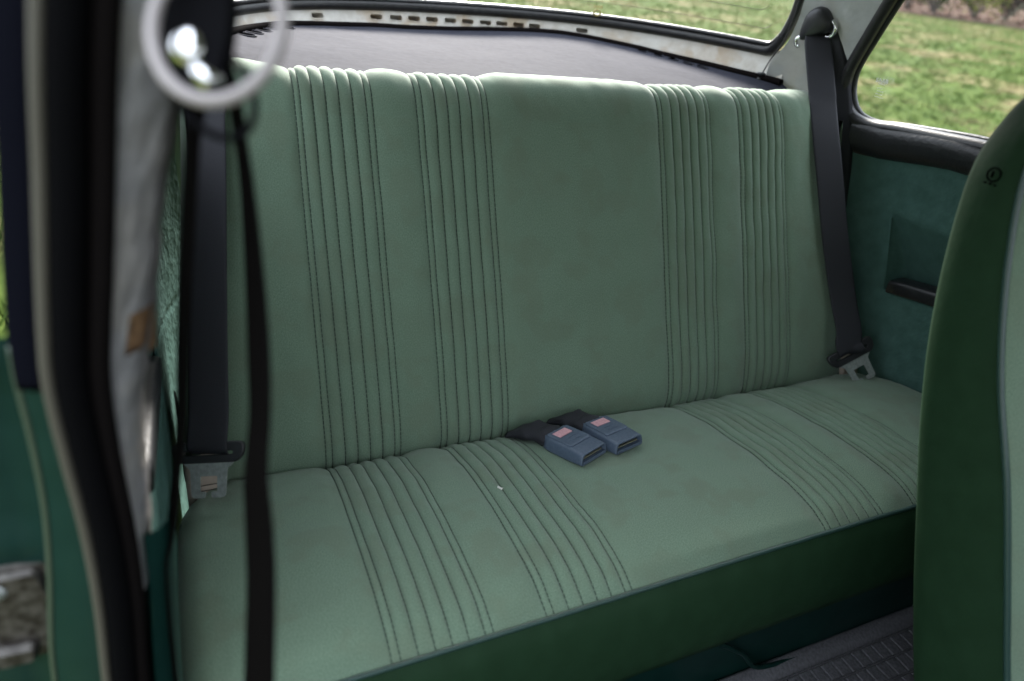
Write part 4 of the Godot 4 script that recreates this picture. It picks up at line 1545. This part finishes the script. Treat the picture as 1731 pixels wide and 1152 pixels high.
# ---------------------------------------------------------------- front belt on the post, seen close and soft
func build_front_belt() -> void:
	var t := thing("front_seat_belt", "black front belt hanging edge-on from a bracket on the door post", "seat belt", Vector3(-0.56, 0.0, 0.36))
	# bracket with a bright bolt
	var bc := Vector3(-0.5478, 0.6045, 0.4215)
	var xf := Transform3D(Basis(Vector3(0.911, 0.113, 0.397), Vector3(0.1065, 0.8646, -0.491), Vector3(-0.3986, 0.4895, 0.7755)), bc)
	var body := rounded([[-0.012, -0.030], [0.010, -0.034], [0.017, -0.004], [0.019, 0.07], [-0.012, 0.07], [-0.014, -0.004]], 0.008, 5)
	var br := part("bracket", prism(body, 0.008, 0.002, xf), M.bracket, t)
	var dome := []
	for k in 7:
		var a := PI * 0.5 * k / 6.0
		var r := []
		for j in 21:
			var b := TAU * j / 20.0
			r.append(xf * (Vector3(-0.0005, -0.010, 0.008) + Vector3(cos(b) * cos(a) * 0.0075, sin(b) * cos(a) * 0.0085, sin(a) * 0.005)))
		dome.append(r)
	part("bolt", grid(dome), M.chrome, br, "bright chromed bolt head")
	part("slide", tube([xf * Vector3(0.002, -0.018, 0.007), xf * Vector3(0.010, -0.026, 0.007)], [0.0045, 0.005], 10), M.chrome, br)
	var lp := []
	for k in 28:
		var a := TAU * k / 28.0
		lp.append(xf * Vector3(0.008 + cos(a) * 0.016 + sin(a) * -0.006, -0.026 + sin(a) * 0.020, 0.002))
	part("loop", loop_tube(lp, 0.0018, 8), M.bracket, br)
	# strand to the reel at the foot of the post
	var s1 := spline([Vector3(-0.5498, 0.5834, 0.3931), Vector3(-0.5522, 0.5615, 0.3799), Vector3(-0.5627, 0.4912, 0.3673), Vector3(-0.5739, 0.4115, 0.3603), Vector3(-0.5828, 0.3472, 0.3577), Vector3(-0.5949, 0.2839, 0.3656), Vector3(-0.6060, 0.2350, 0.3720), Vector3(-0.614, 0.10, 0.37), Vector3(-0.618, -0.10, 0.37)], 60)
	var a1 := spline([Vector3(0.0995, 0.1840, 1.0273), Vector3(0.1378, 0.2348, 1.0267), Vector3(0.1666, 0.3817, 0.9823), Vector3(0.1745, 0.5173, 0.9111), Vector3(0.1666, 0.6046, 0.8448), Vector3(0.1903, 0.6829, 0.7804), Vector3(0.2030, 0.7415, 0.7205), Vector3(0.2, 0.7, 0.75), Vector3(0.2, 0.7, 0.75)], 60)
	part("webbing", ribbon(s1, a1, 0.044, 0.0022), M.webbing_old, t)
	# strand that hangs free to the sill
	var s2 := spline([Vector3(-0.5355, 0.5895, 0.4095), Vector3(-0.5337, 0.5651, 0.3936), Vector3(-0.5316, 0.5332, 0.3955), Vector3(-0.5322, 0.4899, 0.4096), Vector3(-0.5349, 0.4497, 0.4336), Vector3(-0.5377, 0.4228, 0.4492), Vector3(-0.5429, 0.3991, 0.4679), Vector3(-0.5447, 0.3727, 0.4836), Vector3(-0.5472, 0.3462, 0.4991), Vector3(-0.5530, 0.3057, 0.5217), Vector3(-0.575, 0.15, 0.60), Vector3(-0.61, -0.12, 0.72)], 80)
	var a2 := spline([Vector3(0.0556, 0.1746, 1.0263), Vector3(0.0751, 0.2320, 1.0215), Vector3(0.1083, 0.3131, 1.0100), Vector3(0.1741, 0.4228, 0.9823), Vector3(0.2331, 0.5246, 0.9366), Vector3(0.2269, 0.5898, 0.8929), Vector3(0.2617, 0.6467, 0.8509), Vector3(0.3183, 0.6927, 0.8088), Vector3(0.3245, 0.7400, 0.7588), Vector3(0.3382, 0.7999, 0.6828), Vector3(0.35, 0.75, 0.6), Vector3(0.35, 0.75, 0.6)], 80)
	part("webbing", ribbon(s2, a2, 0.044, 0.0022), M.webbing_old, t)
	# white plastic ring that hangs over the bracket
	var ring := thing("plastic_ring", "off-white plastic ring hanging over the black belt bracket", "ring", Vector3(-0.545, 0.60, 0.43))
	var rc := Transform3D(xf.basis, Vector3(-0.5409, 0.6102, 0.4453))
	var rp := []
	for k in 64:
		var a := TAU * k / 64.0
		rp.append(rc * Vector3(cos(a) * 0.0257, sin(a) * 0.0318, sin(a) * -0.005))
	part("hoop", loop_tube(rp, 0.0028, 12), M.ring, ring)

# ---------------------------------------------------------------- small things
func build_small_things() -> void:
	var cord := thing("shelf_cord", "thin black cord with a knob from the parcel shelf to the rear window", "cord", Vector3(0.525, 0.484, -0.387))
	part("string", tube(spline([Vector3(0.525, 0.488, -0.387), Vector3(0.5236, 0.5183, -0.3739), Vector3(0.5241, 0.5602, -0.3505), Vector3(0.5200, 0.6036, -0.3378), Vector3(0.5159, 0.6344, -0.3317), Vector3(0.507, 0.70, -0.322)], 40), 0.0013, 6), M.plastic, cord)
	var kn := []
	for q in [[0.0, 0.0], [0.007, 0.0], [0.0065, 0.004], [0.004, 0.006], [0.004, 0.009], [0.0085, 0.011], [0.009, 0.013], [0.007, 0.0145], [0.0, 0.015]]:
		var r := []
		for k in 17:
			var a := TAU * k / 16.0
			r.append(Vector3(0.523 + cos(a) * q[0], 0.482 + q[1], -0.385 + sin(a) * q[0]))
		kn.append(r)
	part("knob", grid(kn), M.plastic, cord)
	# scrap of lint on the cushion
	var c := cushion_surface(-0.2372, 0.262, 0.0025)
	var lint := thing("lint_scrap", "tiny whitish scrap of lint on the pleated cushion", "lint", c)
	part("fluff", tube([c + Vector3(-0.004, 0.0, 0.001), c + Vector3(-0.001, 0.002, -0.001), c + Vector3(0.002, 0.001, 0.002), c + Vector3(0.005, 0.0005, 0.0)], [0.0008, 0.0024, 0.0018, 0.0006], 7), M.lint, lint)
